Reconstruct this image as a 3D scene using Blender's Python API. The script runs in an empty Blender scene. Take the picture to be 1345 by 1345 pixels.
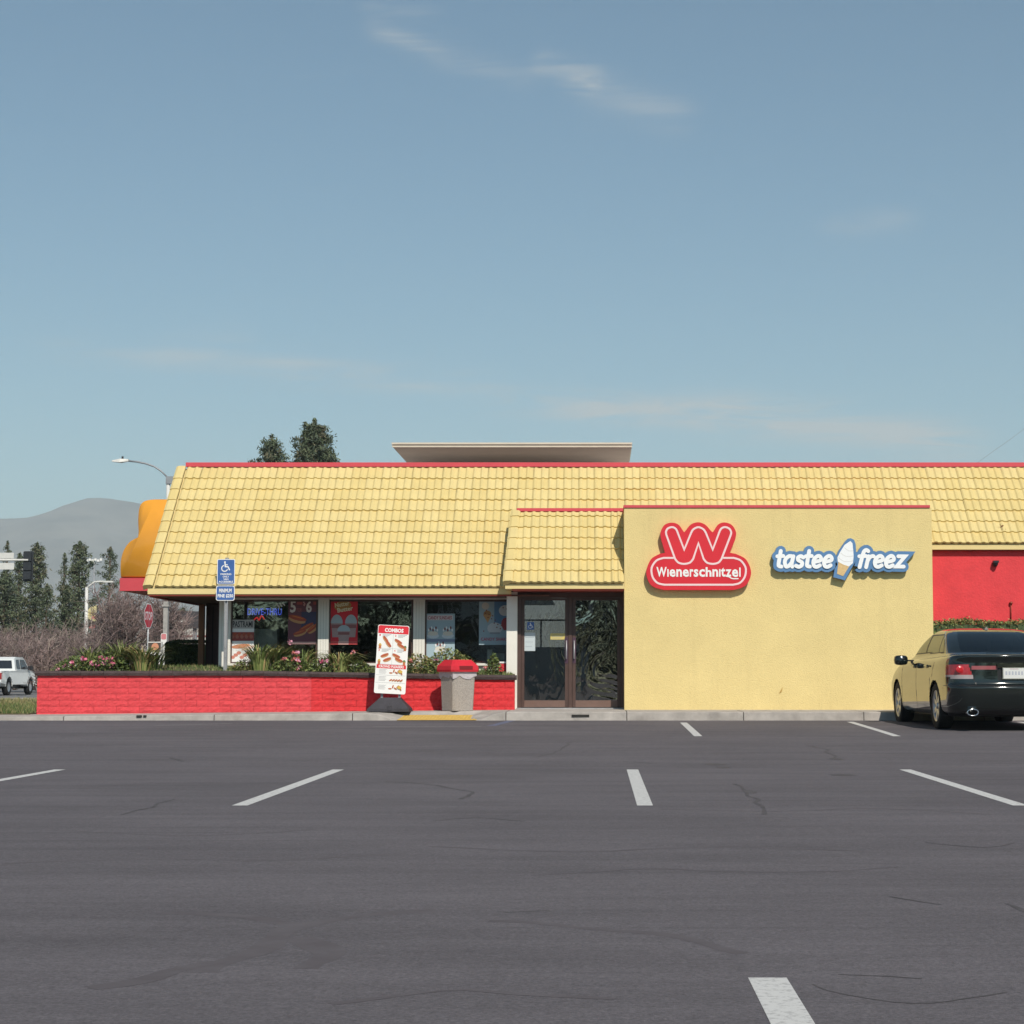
import bpy, bmesh, math, random
from mathutils import Vector, Matrix, Euler, noise as mnoise
R = math.radians
sc = bpy.context.scene
COL = sc.collection
rnd = random.Random(7)

# ------------------------------------------------------------------ camera
FPX, PCX, PCY, PITCH, CAMZ = 2500.0, 787.0, 672.5, math.atan(213.5/2500.0), 0.926
cd = bpy.data.cameras.new('camera')
cam = bpy.data.objects.new('camera', cd); COL.objects.link(cam)
cam.location = (0, 0, CAMZ)
cam.rotation_euler = (math.pi/2 + PITCH, 0, 0)
cd.sensor_width = 36.0
cd.lens = FPX/1345.0*36.0
cd.shift_x = -(PCX-672.5)/1345.0
cd.clip_start = 0.1; cd.clip_end = 30000
sc.camera = cam

def at(x, y, Y):
    """photograph position (1345 px frame) on the plane at distance Y -> metres"""
    u = (x-PCX)/FPX; v = (PCY-y)/FPX
    dy = math.cos(PITCH) - v*math.sin(PITCH); dz = math.sin(PITCH) + v*math.cos(PITCH)
    k = Y/dy
    return Vector((u*k, Y, CAMZ + dz*k))

# ------------------------------------------------------------------ light
LDIR = Vector((-0.22, 0.68, -0.68)).normalized()       # the way the sunlight travels
sd = bpy.data.lights.new('sun', 'SUN'); sun = bpy.data.objects.new('sun', sd); COL.objects.link(sun)
sun.rotation_euler = LDIR.to_track_quat('-Z', 'Y').to_euler()
sun.location = (20, -60, 60)
sd.energy = 4.25; sd.angle = R(0.55); sd.color = (1.0, 0.93, 0.82)
SUN_EL = math.asin(-LDIR.z); SUN_AZ = math.atan2(-LDIR.x, -LDIR.y)

w = bpy.data.worlds.new("World"); sc.world = w; w.use_nodes = True
nt = w.node_tree; N = nt.nodes; L = nt.links; N.clear()
def nd(t, **k):
    n = N.new(t)
    for a, b in k.items(): setattr(n, a, b)
    return n
def wmath(op, a, b=None, c=None):
    n = nd('ShaderNodeMath', operation=op)
    for i, v in enumerate((a, b, c)):
        if v is None: continue
        if isinstance(v, (int, float)): n.inputs[i].default_value = v
        else: L.new(v, n.inputs[i])
    return n.outputs[0]
out = nd('ShaderNodeOutputWorld'); bg = nd('ShaderNodeBackground')
sky = nd('ShaderNodeTexSky', sky_type='NISHITA', sun_disc=False)
sky.sun_elevation = SUN_EL; sky.sun_rotation = SUN_AZ
sky.altitude = 200; sky.air_density = 1.0; sky.dust_density = 0.8; sky.ozone_density = 2.2
tint = nd('ShaderNodeMixRGB', blend_type='MULTIPLY'); tint.inputs[0].default_value = 1.0
tint.inputs[2].default_value = (0.80, 1.0, 0.95, 1)
L.new(sky.outputs[0], tint.inputs[1])
# high cirrus: thin wisps by direction
tc = nd('ShaderNodeTexCoord'); sep = nd('ShaderNodeSeparateXYZ'); L.new(tc.outputs['Generated'], sep.inputs[0])
dx, dy, dz = sep.outputs[0], sep.outputs[1], sep.outputs[2]
ys = wmath('MAXIMUM', dy, 0.05)
s_ = wmath('DIVIDE', dx, ys); t_ = wmath('DIVIDE', dz, ys)
cmb = nd('ShaderNodeCombineXYZ'); L.new(s_, cmb.inputs[0]); L.new(t_, cmb.inputs[1])
mp = nd('ShaderNodeMapping'); mp.inputs['Rotation'].default_value = (0, 0, R(16)); mp.inputs['Scale'].default_value = (11, 95, 1)
L.new(cmb.outputs[0], mp.inputs[0])
nz = nd('ShaderNodeTexNoise'); nz.inputs['Scale'].default_value = 1.0; nz.inputs['Detail'].default_value = 10; nz.inputs['Roughness'].default_value = 0.68
nz.inputs['Distortion'].default_value = 0.9
L.new(mp.outputs[0], nz.inputs['Vector'])
def streak(x0, y0, x1, y1, wid, amp, tail=0.25):
    a = at(x0, y0, 1000.0); b = at(x1, y1, 1000.0)
    ax, az = a.x/1000, (a.z-CAMZ)/1000; bx, bz = b.x/1000, (b.z-CAMZ)/1000
    ln = math.hypot(bx-ax, bz-az); ux, uz = (bx-ax)/ln, (bz-az)/ln
    px = wmath('SUBTRACT', s_, ax); pz = wmath('SUBTRACT', t_, az)
    al = wmath('DIVIDE', wmath('ADD', wmath('MULTIPLY', px, ux), wmath('MULTIPLY', pz, uz)), ln)
    ac = wmath('ADD', wmath('MULTIPLY', px, -uz), wmath('MULTIPLY', pz, ux))
    g = wmath('DIVIDE', ac, wid/FPX); g = wmath('MULTIPLY', g, g)
    g = wmath('POWER', 2.718, wmath('MULTIPLY', g, -1.0))
    def ramp(v, a0, a1):
        m = nd('ShaderNodeMapRange', interpolation_type='SMOOTHSTEP')
        L.new(v, m.inputs[0]); m.inputs[1].default_value = a0; m.inputs[2].default_value = a1
        return m.outputs[0]
    m = wmath('MULTIPLY', ramp(al, -0.02, tail), wmath('SUBTRACT', 1.0, ramp(al, 1-tail, 1.02)))
    return wmath('MULTIPLY', wmath('MULTIPLY', g, m), amp)
tot = None
for args in ((470, 30, 600, 80, 14, .62), (560, 70, 720, 110, 18, .38), (690, 76, 800, 108, 17, .70, .2), (730, 100, 930, 165, 24, .6),
             (20, 452, 420, 490, 18, .62), (300, 470, 700, 520, 20, .8), (600, 515, 900, 545, 20, 1.2), (690, 535, 1010, 548, 14, 1.5), (850, 530, 1330, 590, 26, 2.1),
             (1060, 310, 1220, 280, 20, .3), (180, 470, 350, 440, 26, .3), (460, 10, 590, 18, 10, .3)):
    v = streak(*args); tot = v if tot is None else wmath('ADD', tot, v)
nm = nd('ShaderNodeMapRange', interpolation_type='SMOOTHSTEP'); L.new(nz.outputs[0], nm.inputs[0])
nm.inputs[1].default_value = 0.30; nm.inputs[2].default_value = 0.72
base_w = nd('ShaderNodeMapRange', interpolation_type='SMOOTHSTEP'); L.new(nz.outputs[0], base_w.inputs[0])
base_w.inputs[1].default_value = 0.55; base_w.inputs[2].default_value = 0.95; base_w.inputs[4].default_value = 0.10
fwd = wmath('GREATER_THAN', dy, 0.05)
cl = wmath('ADD', wmath('MULTIPLY', wmath('MULTIPLY', tot, nm.outputs[0]), 0.60), base_w.outputs[0])
cl = wmath('MULTIPLY', cl, fwd)
cl = wmath('MINIMUM', cl, 0.75)
cmix = nd('ShaderNodeMixRGB'); L.new(cl, cmix.inputs[0]); L.new(tint.outputs[0], cmix.inputs[1])
cmix.inputs[2].default_value = (6.0, 6.1, 5.9, 1)
L.new(cmix.outputs[0], bg.inputs[0]); bg.inputs[1].default_value = 0.092
L.new(bg.outputs[0], out.inputs[0])

sc.view_settings.view_transform = 'Standard'; sc.view_settings.look = 'None'
sc.view_settings.gamma = 1.0; sc.view_settings.use_curve_mapping = False
sc.view_settings.exposure = 0.0
sc.render.engine = 'CYCLES'
sc.cycles.max_bounces = 8; sc.cycles.transparent_max_bounces = 12; sc.cycles.volume_bounces = 1
sc.cycles.use_denoising = True
sc.render.filter_size = 1.7

# ------------------------------------------------------------------ materials
MATS = {}
def mat(name, col, rough=0.7, amt=0.0, scale=4.0, bump=0.0, bscale=None, metal=0.0, coat=0.0, spec=0.4, emit=None, estr=0.0, stretch=None, col2=None):
    if name in MATS: return MATS[name]
    m = bpy.data.materials.new(name); m.use_nodes = True; MATS[name] = m
    t = m.node_tree; b = t.nodes['Principled BSDF']
    b.inputs['Base Color'].default_value = (*col, 1); b.inputs['Roughness'].default_value = rough
    b.inputs['Metallic'].default_value = metal; b.inputs['Coat Weight'].default_value = coat
    b.inputs['Specular IOR Level'].default_value = spec
    if emit: b.inputs['Emission Color'].default_value = (*emit, 1); b.inputs['Emission Strength'].default_value = estr
    if amt or bump:
        g = t.nodes.new('ShaderNodeNewGeometry')
        mpn = t.nodes.new('ShaderNodeMapping'); t.links.new(g.outputs['Position'], mpn.inputs[0])
        if stretch: mpn.inputs['Scale'].default_value = stretch
        if amt:
            n = t.nodes.new('ShaderNodeTexNoise'); n.inputs['Scale'].default_value = scale; n.inputs['Detail'].default_value = 6
            n.inputs['Roughness'].default_value = 0.65
            t.links.new(mpn.outputs[0], n.inputs['Vector'])
            r = t.nodes.new('ShaderNodeMapRange'); t.links.new(n.outputs[0], r.inputs[0])
            r.inputs[1].default_value = 0.3; r.inputs[2].default_value = 0.7
            x = t.nodes.new('ShaderNodeMixRGB'); t.links.new(r.outputs[0], x.inputs[0])
            c2 = col2 if col2 else tuple(min(1, c*(1+amt)) for c in col)
            x.inputs[1].default_value = (*[c*(1-amt) for c in col], 1); x.inputs[2].default_value = (*c2, 1)
            t.links.new(x.outputs[0], b.inputs['Base Color'])
        if bump:
            n2 = t.nodes.new('ShaderNodeTexNoise'); n2.inputs['Scale'].default_value = bscale or scale*5; n2.inputs['Detail'].default_value = 4
            t.links.new(mpn.outputs[0], n2.inputs['Vector'])
            bp = t.nodes.new('ShaderNodeBump'); bp.inputs['Strength'].default_value = bump; bp.inputs['Distance'].default_value = 0.02
            t.links.new(n2.outputs[0], bp.inputs['Height']); t.links.new(bp.outputs[0], b.inputs['Normal'])
    return m

YELLOW = mat('yellow_stucco', (.745, .59, .27), .9, .05, 1.2, .5, 50)
def weather(m):
    t = m.node_tree; b = t.nodes['Principled BSDF']; old = b.inputs['Base Color'].links[0].from_socket
    g = t.nodes.new('ShaderNodeNewGeometry')
    def nz_(sc_, st, lo, hi, a, b_):
        mp_ = t.nodes.new('ShaderNodeMapping'); mp_.inputs['Scale'].default_value = st; n = t.nodes.new('ShaderNodeTexNoise'); n.inputs['Scale'].default_value = sc_; n.inputs['Detail'].default_value = 5; n.inputs['Roughness'].default_value = .7
        r = t.nodes.new('ShaderNodeMapRange'); t.links.new(g.outputs['Position'], mp_.inputs[0]); t.links.new(mp_.outputs[0], n.inputs['Vector']); t.links.new(n.outputs[0], r.inputs[0])
        for i, q in enumerate((lo, hi, a, b_)): r.inputs[i+1].default_value = q
        return r.outputs[0]
    f = t.nodes.new('ShaderNodeMath'); f.operation = 'MULTIPLY'
    t.links.new(nz_(1.0, (5, 1, .35), .55, .8, 1.0, .90), f.inputs[0]); f2 = t.nodes.new('ShaderNodeMath'); f2.operation = 'MULTIPLY'; t.links.new(nz_(.8, (1, 1, 1), .3, .7, .96, 1.03), f2.inputs[0]); t.links.new(nz_(22, (1, 1, 1), .25, .75, .93, 1.06), f2.inputs[1]); t.links.new(f2.outputs[0], f.inputs[1])
    c = t.nodes.new('ShaderNodeCombineXYZ'); [t.links.new(f.outputs[0], c.inputs[i]) for i in range(3)]
    x = t.nodes.new('ShaderNodeMixRGB'); x.blend_type = 'MULTIPLY'; x.inputs[0].default_value = 1; t.links.new(old, x.inputs[1]); t.links.new(c.outputs[0], x.inputs[2]); t.links.new(x.outputs[0], b.inputs['Base Color'])
weather(YELLOW)
YTRIM = mat('yellow_trim_paint', (.72, .575, .27), .6, .04, 3, .05, 40)
TILE = [mat('yellow_tile_paint', (.655, .52, .228), .7, .05, 2.5, .12, 40), mat('yellow_tile_paint_pale', (.67, .535, .243), .72, .05, 3.5, .12, 40),
        mat('yellow_tile_paint_warm', (.645, .505, .214), .7, .05, 3.0, .12, 40)]
REDP = mat('red_trim_paint', (.60, .07, .09), .5, .06, 3)
REDW = mat('red_wall_paint', (.70, .05, .060), .75, .10, 1.6, .35, 30)
REDA = mat('red_block_faded', (.67, .062, .074), .85, .12, 7, .4, 38)
REDB = mat('red_block_fresh', (.62, .040, .052), .78, .12, 7, .9, 38)
WHITE = mat('white_paint', (.78, .75, .68), .6, .05, 3, .05, 50)
BROWN = mat('brown_frame', (.085, .05, .042), .4, .15, 6)
DBROWN = mat('brown_soffit', (.16, .085, .065), .8, .15, 3)
RBROWN = mat('red_brown_trim', (.30, .045, .028), .6, .1, 4)
WOOD = mat('brown_post_paint', (.30, .12, .05), .6, .15, 5)
CAPM = mat('dark_cap_stone', (.065, .045, .045), .85, .3, 9, .5, 40)
CONC = mat('concrete', (.38, .345, .315), .9, .24, 3.4, .25, 60)
CONC2 = mat('concrete_pale', (.40, .365, .335), .9, .22, 4.1, .25, 60)
SOIL = mat('planter_soil', (.10, .085, .045), .95, .3, 6, .6, 30)
YRAMP = mat('yellow_ramp_paint', (.62, .40, .10), .8, .12, 9, .2, 60)
BLACKP = mat('black_plastic', (.018, .018, .022), .5, .2, 8)
RUBBER = mat('dark_rubber', (.045, .042, .05), .7, .2, 8, .2, 40)
STEEL = mat('galvanised_steel', (.42, .42, .43), .5, .15, 8, metal=.6)
GREYM = mat('grey_metal', (.30, .31, .33), .5, .1, 6, metal=.3)
PALEM = mat('pale_grey_metal', (.62, .61, .58), .5, .08, 6)
CREAM = mat('cream_fascia', (.62, .56, .45), .7, .06, 4)
TAUPE = mat('taupe_soffit', (.50, .40, .35), .9, .06, 2)
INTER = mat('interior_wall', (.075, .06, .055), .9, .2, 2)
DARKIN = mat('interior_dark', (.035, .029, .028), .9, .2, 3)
ORANGE = mat('orange_fibreglass', (.78, .34, .035), .22, .05, 2, coat=.6)
def flat(c, rough=.55): return mat('print_%02d_%02d_%02d' % tuple(int(v*99) for v in c), c, rough)
PW, PR, PK = flat((.82, .81, .79)), flat((.66, .02, .035)), flat((.03, .025, .03))

def glass(name, refl, tintc, bump=0.0, bscale=3.0, stretch=(1, 1, 1), gcol=(.86, .9, .88)):
    m = bpy.data.materials.new(name); m.use_nodes = True; t = m.node_tree; t.nodes.clear()
    o = t.nodes.new('ShaderNodeOutputMaterial'); mx = t.nodes.new('ShaderNodeMixShader')
    tr = t.nodes.new('ShaderNodeBsdfTransparent'); gl = t.nodes.new('ShaderNodeBsdfGlossy')
    tr.inputs[0].default_value = (*tintc, 1); gl.inputs[0].default_value = (*gcol, 1); gl.inputs['Roughness'].default_value = 0.012
    fr = t.nodes.new('ShaderNodeFresnel'); fr.inputs[0].default_value = 1.5
    ad = t.nodes.new('ShaderNodeMath'); ad.operation = 'ADD'; ad.use_clamp = True; ad.inputs[1].default_value = refl
    t.links.new(fr.outputs[0], ad.inputs[0]); t.links.new(ad.outputs[0], mx.inputs[0])
    t.links.new(tr.outputs[0], mx.inputs[1]); t.links.new(gl.outputs[0], mx.inputs[2]); t.links.new(mx.outputs[0], o.inputs[0])
    if bump:
        g = t.nodes.new('ShaderNodeNewGeometry'); mpn = t.nodes.new('ShaderNodeMapping'); mpn.inputs['Scale'].default_value = stretch
        n = t.nodes.new('ShaderNodeTexNoise'); n.inputs['Scale'].default_value = bscale; n.inputs['Detail'].default_value = 3; n.inputs['Distortion'].default_value = 1.2
        bp = t.nodes.new('ShaderNodeBump'); bp.inputs['Strength'].default_value = bump; bp.inputs['Distance'].default_value = 0.1
        t.links.new(g.outputs['Position'], mpn.inputs[0]); t.links.new(mpn.outputs[0], n.inputs['Vector'])
        t.links.new(n.outputs[0], bp.inputs['Height']); t.links.new(bp.outputs[0], gl.inputs['Normal'])
    return m
WGLASS = glass('window_glass', .07, (.84, .86, .84), .012, 1.6)
DGLASS = glass('filmed_door_glass', .16, (.68, .69, .66), .03, 1.6, (2.6, 1, .9), (.80, .82, .80))
DGLASS2 = glass('wrinkled_film_glass', .24, (.35, .34, .33), .07, .85, (1.6, 1, 1.4), (.80, .82, .80))
CGLASS = glass('car_glass', .06, (.05, .06, .07))

# ------------------------------------------------------------------ mesh helpers
class MB:
    def __init__(s): s.v = []; s.f = []; s.m = []; s.mats = []; s.tf = None; s.sm = []
    def mi(s, m):
        if m not in s.mats: s.mats.append(m)
        return s.mats.index(m)
    def add(s, vs, fs, m, smooth=False):
        o = len(s.v); k = s.mi(m)
        s.v += [(s.tf @ Vector(p)) if s.tf else Vector(p) for p in vs]
        for f in fs: s.f.append([i+o for i in f]); s.m.append(k); s.sm.append(smooth)
        return s
    def box(s, x0, x1, y0, y1, z0, z1, m):
        v = [(x0, y0, z0), (x1, y0, z0), (x1, y1, z0), (x0, y1, z0), (x0, y0, z1), (x1, y0, z1), (x1, y1, z1), (x0, y1, z1)]
        return s.add(v, [(0, 3, 2, 1), (4, 5, 6, 7), (0, 1, 5, 4), (1, 2, 6, 5), (2, 3, 7, 6), (3, 0, 4, 7)], m)
    def quad(s, a, b, c, d, m): return s.add([a, b, c, d], [(0, 1, 2, 3)], m)
    def tube(s, pts, rad, m, n=8, caps=True):
        pts = [Vector(p) for p in pts]; rs = rad if isinstance(rad, (list, tuple)) else [rad]*len(pts)
        vs = []; fs = []
        for i, p in enumerate(pts):
            d = (pts[min(i+1, len(pts)-1)] - pts[max(i-1, 0)]).normalized()
            a = d.orthogonal().normalized() if abs(d.z) < .9 else Vector((1, 0, 0))
            a = (a - d*a.dot(d)).normalized(); b = d.cross(a)
            for k in range(n):
                t = 2*math.pi*k/n; vs.append(p + (a*math.cos(t) + b*math.sin(t))*rs[i])
        for i in range(len(pts)-1):
            for k in range(n): fs.append((i*n+k, i*n+(k+1) % n, (i+1)*n+(k+1) % n, (i+1)*n+k))
        if caps: fs += [tuple(range(n-1, -1, -1)), tuple((len(pts)-1)*n+k for k in range(n))]
        return s.add(vs, fs, m, True)
    def lathe(s, prof, m, n=24, axis='Z', c=(0, 0, 0)):
        vs = []; fs = []
        for r, h in prof:
            for k in range(n):
                t = 2*math.pi*k/n; a, b = r*math.cos(t), r*math.sin(t)
                vs.append((c[0]+a, c[1]+b, c[2]+h) if axis == 'Z' else (c[0]+h, c[1]+a, c[2]+b))
        for i in range(len(prof)-1):
            for k in range(n): fs.append((i*n+k, i*n+(k+1) % n, (i+1)*n+(k+1) % n, (i+1)*n+k))
        return s.add(vs, fs, m, True)
    def prism(s, poly, y0, y1, m, side=None):
        """poly: (x,z) outline, extruded from y0 (front) to y1"""
        n = len(poly); ar = sum(poly[i][0]*poly[(i+1) % n][1]-poly[(i+1) % n][0]*poly[i][1] for i in range(n))
        if ar < 0: poly = poly[::-1]
        v = [(p[0], y0, p[1]) for p in poly] + [(p[0], y1, p[1]) for p in poly]
        s.add(v, [tuple(range(n)), tuple(range(2*n-1, n-1, -1))], m)
        v2 = list(v)
        return s.add(v2, [(i, i+n, (i+1) % n+n, (i+1) % n) for i in range(n)], side or m)
    def ribbon(s, pts, r, y, m, depth=0.0, closed=False, caps=True, creep=0.0):
        """stroke of half width r in the XZ plane at y, facing -Y; depth extrudes it back"""
        P = [Vector((p[0], p[1])) for p in pts]; n = len(P); Lf = []; Rt = []
        for i in range(n):
            if closed: a, b = P[i-1], P[(i+1) % n]
            else: a, b = P[max(i-1, 0)], P[min(i+1, n-1)]
            d1 = (P[i]-a); d2 = (b-P[i])
            if d1.length < 1e-9: d1 = d2
            if d2.length < 1e-9: d2 = d1
            d1.normalize(); d2.normalize(); t = d1+d2
            t = d1 if t.length < 1e-6 else t.normalized()
            nn = Vector((-t.y, t.x)); k = 1/max(.45, abs(nn.dot(Vector((-d1.y, d1.x)))))
            Lf.append(P[i]+nn*r*k); Rt.append(P[i]-nn*r*k)
        if not closed and caps:
            def cap(c, fromv):
                o = []; a0 = math.atan2(fromv.y, fromv.x)
                for q in range(1, 6): o.append(c + Vector((math.cos(a0-math.pi*q/6), math.sin(a0-math.pi*q/6)))*r)
                return o
            poly = Lf + cap(P[-1], Lf[-1]-P[-1]) + Rt[::-1] + cap(P[0], Rt[0]-P[0])
            # quads along plus two end caps (keeps every face simple)
        vs = [(p.x, y-i*creep, p.y) for i, p in enumerate(Lf)] + [(p.x, y-i*creep, p.y) for i, p in enumerate(Rt)]; fs = []
        cnt = n if closed else n-1
        for i in range(cnt): j = (i+1) % n; fs.append((i, n+i, n+j, j))
        if not closed and caps:
            ce = cap(P[-1], Lf[-1]-P[-1]); o = len(vs); vs += [(p.x, y-(n-1)*creep, p.y) for p in ce]
            fs.append(tuple([n-1, 2*n-1] + [o+q for q in range(4, -1, -1)]))
            cs = cap(P[0], Rt[0]-P[0]); o2 = len(vs); vs += [(p.x, y, p.y) for p in cs]
            fs.append(tuple([n, 0] + [o2+q for q in range(4, -1, -1)]))
        s.add(vs, fs, m)
        if depth:
            if not closed and caps: loop = [(p.x, p.y) for p in poly]
            else: loop = [(p.x, p.y) for p in Lf]
            k = len(loop)
            v2 = [(p[0], y, p[1]) for p in loop] + [(p[0], y+depth, p[1]) for p in loop]
            s.add(v2, [(i, (i+1) % k, (i+1) % k+k, i+k) for i in range(k)], m)
        return s
    def build(s, name, parent=None, loc=None):
        me = bpy.data.meshes.new(name); me.from_pydata([tuple(v) for v in s.v], [], s.f)
        for m in s.mats: me.materials.append(m)
        me.polygons.foreach_set('material_index', s.m); me.polygons.foreach_set('use_smooth', s.sm)
        me.update()
        return link(bpy.data.objects.new(name, me), parent, loc)
def link(o, parent=None, loc=None):
    COL.objects.link(o)
    if loc is not None: o.location = loc
    if parent: adopt(o, parent)
    return o
WM = {}
def wmat(p):
    m = p.matrix_basis.copy()
    return m if p.parent is None else wmat(p.parent) @ p.matrix_parent_inverse @ m
def adopt(o, parent):
    o.parent = parent; o.matrix_parent_inverse = wmat(parent).inverted()
def tag(o, label=None, cat=None, group=None, kind=None):
    if label: o['label'] = label
    if cat: o['category'] = cat
    if group: o['group'] = group
    if kind: o['kind'] = kind
    return o
def thing(name, label, cat, loc=(0, 0, 0), group=None):
    o = bpy.data.objects.new(name, None); COL.objects.link(o); o.location = loc; o.empty_display_size = .2
    return tag(o, label, cat, group)
def inst(name, me, parent, loc, rot=None, scale=None):
    o = bpy.data.objects.new(name, me); COL.objects.link(o); o.location = loc
    if rot: o.rotation_euler = rot
    if scale: o.scale = scale
    if parent: adopt(o, parent)
    return o
def copy_tree(o, parent=None):
    c = o.copy(); COL.objects.link(c)
    if parent: c.parent = parent
    for ch in list(o.children): copy_tree(ch, c)
    return c
_tx = {}
def text_geo(s, bold=0.0, shear=0.0):
    k = (s, bold, shear)
    if k in _tx: return _tx[k]
    c = bpy.data.curves.new('lettering', 'FONT'); c.body = s; c.size = 1.0; c.offset = bold; c.shear = shear; c.resolution_u = 2
    c.fill_mode = 'FRONT'
    o = bpy.data.objects.new('lettering', c); COL.objects.link(o)
    dg = bpy.context.evaluated_depsgraph_get(); e = o.evaluated_get(dg); me = e.to_mesh()
    vs = [v.co.copy() for v in me.vertices]; fs = [tuple(p.vertices) for p in me.polygons]
    e.to_mesh_clear(); bpy.data.objects.remove(o); bpy.data.curves.remove(c)
    x0 = min(v.x for v in vs); x1 = max(v.x for v in vs); y0 = min(v.y for v in vs); y1 = max(v.y for v in vs)
    _tx[k] = (vs, fs, x0, x1, y0, y1); return _tx[k]
def text(mb, s, x0, x1, z0, z1, y, m, bold=0.0, shear=0.0):
    """lettering fitted into the box, facing -Y"""
    vs, fs, a, b, c, d = text_geo(s, bold, shear)
    sx = (x1-x0)/(b-a); sz = (z1-z0)/(d-c)
    mb.add([(x0+(v.x-a)*sx, y, z0+(v.y-c)*sz) for v in vs], fs, m)
def rect(mb, x0, x1, z0, z1, y, m): mb.add([(x0, y, z0), (x1, y, z0), (x1, y, z1), (x0, y, z1)], [(0, 1, 2, 3)], m)
def rrect(x0, x1, z0, z1, r, n=5):
    o = []
    for cx, cz, a in ((x1-r, z0+r, -90), (x1-r, z1-r, 0), (x0+r, z1-r, 90), (x0+r, z0+r, 180)):
        for k in range(n+1): t = R(a+90*k/n); o.append((cx+r*math.cos(t), cz+r*math.sin(t)))
    return o
def poly(mb, pts, y, m):
    n = len(pts); ar = sum(pts[i][0]*pts[(i+1) % n][1]-pts[(i+1) % n][0]*pts[i][1] for i in range(n))
    if ar < 0: pts = pts[::-1]
    mb.add([(p[0], y, p[1]) for p in pts], [tuple(range(n))], m)
def disc(mb, cx, cz, rx, rz, y, m, n=14, rot=0.0):
    c, s = math.cos(rot), math.sin(rot)
    poly(mb, [(cx+rx*math.cos(2*math.pi*k/n)*c-rz*math.sin(2*math.pi*k/n)*s, cz+rx*math.cos(2*math.pi*k/n)*s+rz*math.sin(2*math.pi*k/n)*c) for k in range(n)], y, m)
def smooth_path(pts, closed=False, k=6):
    n = len(pts); o = []
    rng = range(n) if closed else range(n-1)
    for i in rng:
        p0 = pts[(i-1) % n] if closed or i > 0 else pts[i]; p1 = pts[i]; p2 = pts[(i+1) % n]
        p3 = pts[(i+2) % n] if closed or i+2 < n else pts[(i+1) % n]
        for q in range(k):
            t = q/k
            o.append(tuple(.5*(2*p1[a]+(p2[a]-p0[a])*t+(2*p0[a]-5*p1[a]+4*p2[a]-p3[a])*t*t+(-p0[a]+3*p1[a]-3*p2[a]+p3[a])*t**3) for a in range(2)))
    if not closed: o.append(tuple(pts[-1]))
    return o

# ------------------------------------------------------------------ ground
PROF = [(-400, 0), (19, 0), (22, .02), (25, .06), (28, .11), (31.8, .166), (60, .166)]
def gz(Y):
    for (a, za), (b, zb) in zip(PROF, PROF[1:]):
        if a <= Y <= b: return za+(zb-za)*(Y-a)/(b-a)
    return PROF[-1][1]
def onlot(x, y):
    lo, hi = 1.0, 60.0
    for _ in range(40):
        m = (lo+hi)/2
        if at(x, y, m).z > gz(m): lo = m
        else: hi = m
    p = at(x, y, lo); p.z = gz(lo); return p

EARTH = mat('far_ground', (.20, .17, .12), .95, .3, .02)
mb = MB(); mb.quad((-9500, -300, -.12), (9500, -300, -.12), (9500, 9500, -.12), (-9500, 9500, -.12), EARTH)
tag(mb.build('ground'), kind='structure')

def asphalt():
    m = bpy.data.materials.new('asphalt'); m.use_nodes = True; t = m.node_tree; b = t.nodes['Principled BSDF']
    g = t.nodes.new('ShaderNodeNewGeometry')
    def noise(scale, st, det=5, rough=.6):
        mp = t.nodes.new('ShaderNodeMapping'); mp.inputs['Scale'].default_value = st
        n = t.nodes.new('ShaderNodeTexNoise'); n.inputs['Scale'].default_value = scale; n.inputs['Detail'].default_value = det; n.inputs['Roughness'].default_value = rough
        t.links.new(g.outputs['Position'], mp.inputs[0]); t.links.new(mp.outputs[0], n.inputs['Vector']); return n.outputs[0]
    def mr(v, a, b0, c, d):
        r = t.nodes.new('ShaderNodeMapRange'); t.links.new(v, r.inputs[0])
        for i, q in enumerate((a, b0, c, d)): r.inputs[i+1].default_value = q
        return r.outputs[0]
    def mul(a, c):
        x = t.nodes.new('ShaderNodeMath'); x.operation = 'MULTIPLY'; t.links.new(a, x.inputs[0]); t.links.new(c, x.inputs[1]); return x.outputs[0]
    v = mr(noise(1.0, (.35, 2.6, 1), 6, .65), .3, .7, .87, 1.12)          # long brush streaks of the seal coat
    v = mul(v, mr(noise(.45, (1, 1, 1), 4), .3, .7, .88, 1.10))           # blotches
    v = mul(v, mr(noise(60, (1, 1, 1), 3, .8), .25, .75, .60, 1.42))      # grit
    v = mul(v, mr(noise(17, (1, 1, 1), 4, .8), .25, .75, .80, 1.20))
    v = mul(v, mr(noise(.9, (1, .6, 1), 5, .7), .60, .74, 1.0, .86))      # old stains
    v = mul(v, mr(noise(1.0, (.12, 7, 1), 4, .7), .56, .75, 1.0, .82))    # thin dark drag marks
    v = mul(v, mr(noise(160, (1, 1, 1), 1, .5), .68, .76, 1.0, 1.7))      # pale stones
    col = t.nodes.new('ShaderNodeMixRGB'); col.blend_type = 'MULTIPLY'; col.inputs[0].default_value = 1
    col.inputs[1].default_value = (.116, .105, .114, 1); cc = t.nodes.new('ShaderNodeCombineXYZ')
    for i in range(3): t.links.new(v, cc.inputs[i])
    t.links.new(cc.outputs[0], col.inputs[2]); t.links.new(col.outputs[0], b.inputs['Base Color'])
    b.inputs['Roughness'].default_value = .9; b.inputs['Specular IOR Level'].default_value = .25
    bp = t.nodes.new('ShaderNodeBump'); bp.inputs['Strength'].default_value = .6; bp.inputs['Distance'].default_value = .012
    t.links.new(noise(70, (1, 1, 1), 3, .8), bp.inputs['Height']); t.links.new(bp.outputs[0], b.inputs['Normal'])
    return m
ASPH = asphalt()
mb = MB(); Ys = [-60, -10, 1, 4, 8, 12, 16, 19, 20.5, 22, 23.5, 25, 26.5, 28, 30, 31.86]
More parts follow.
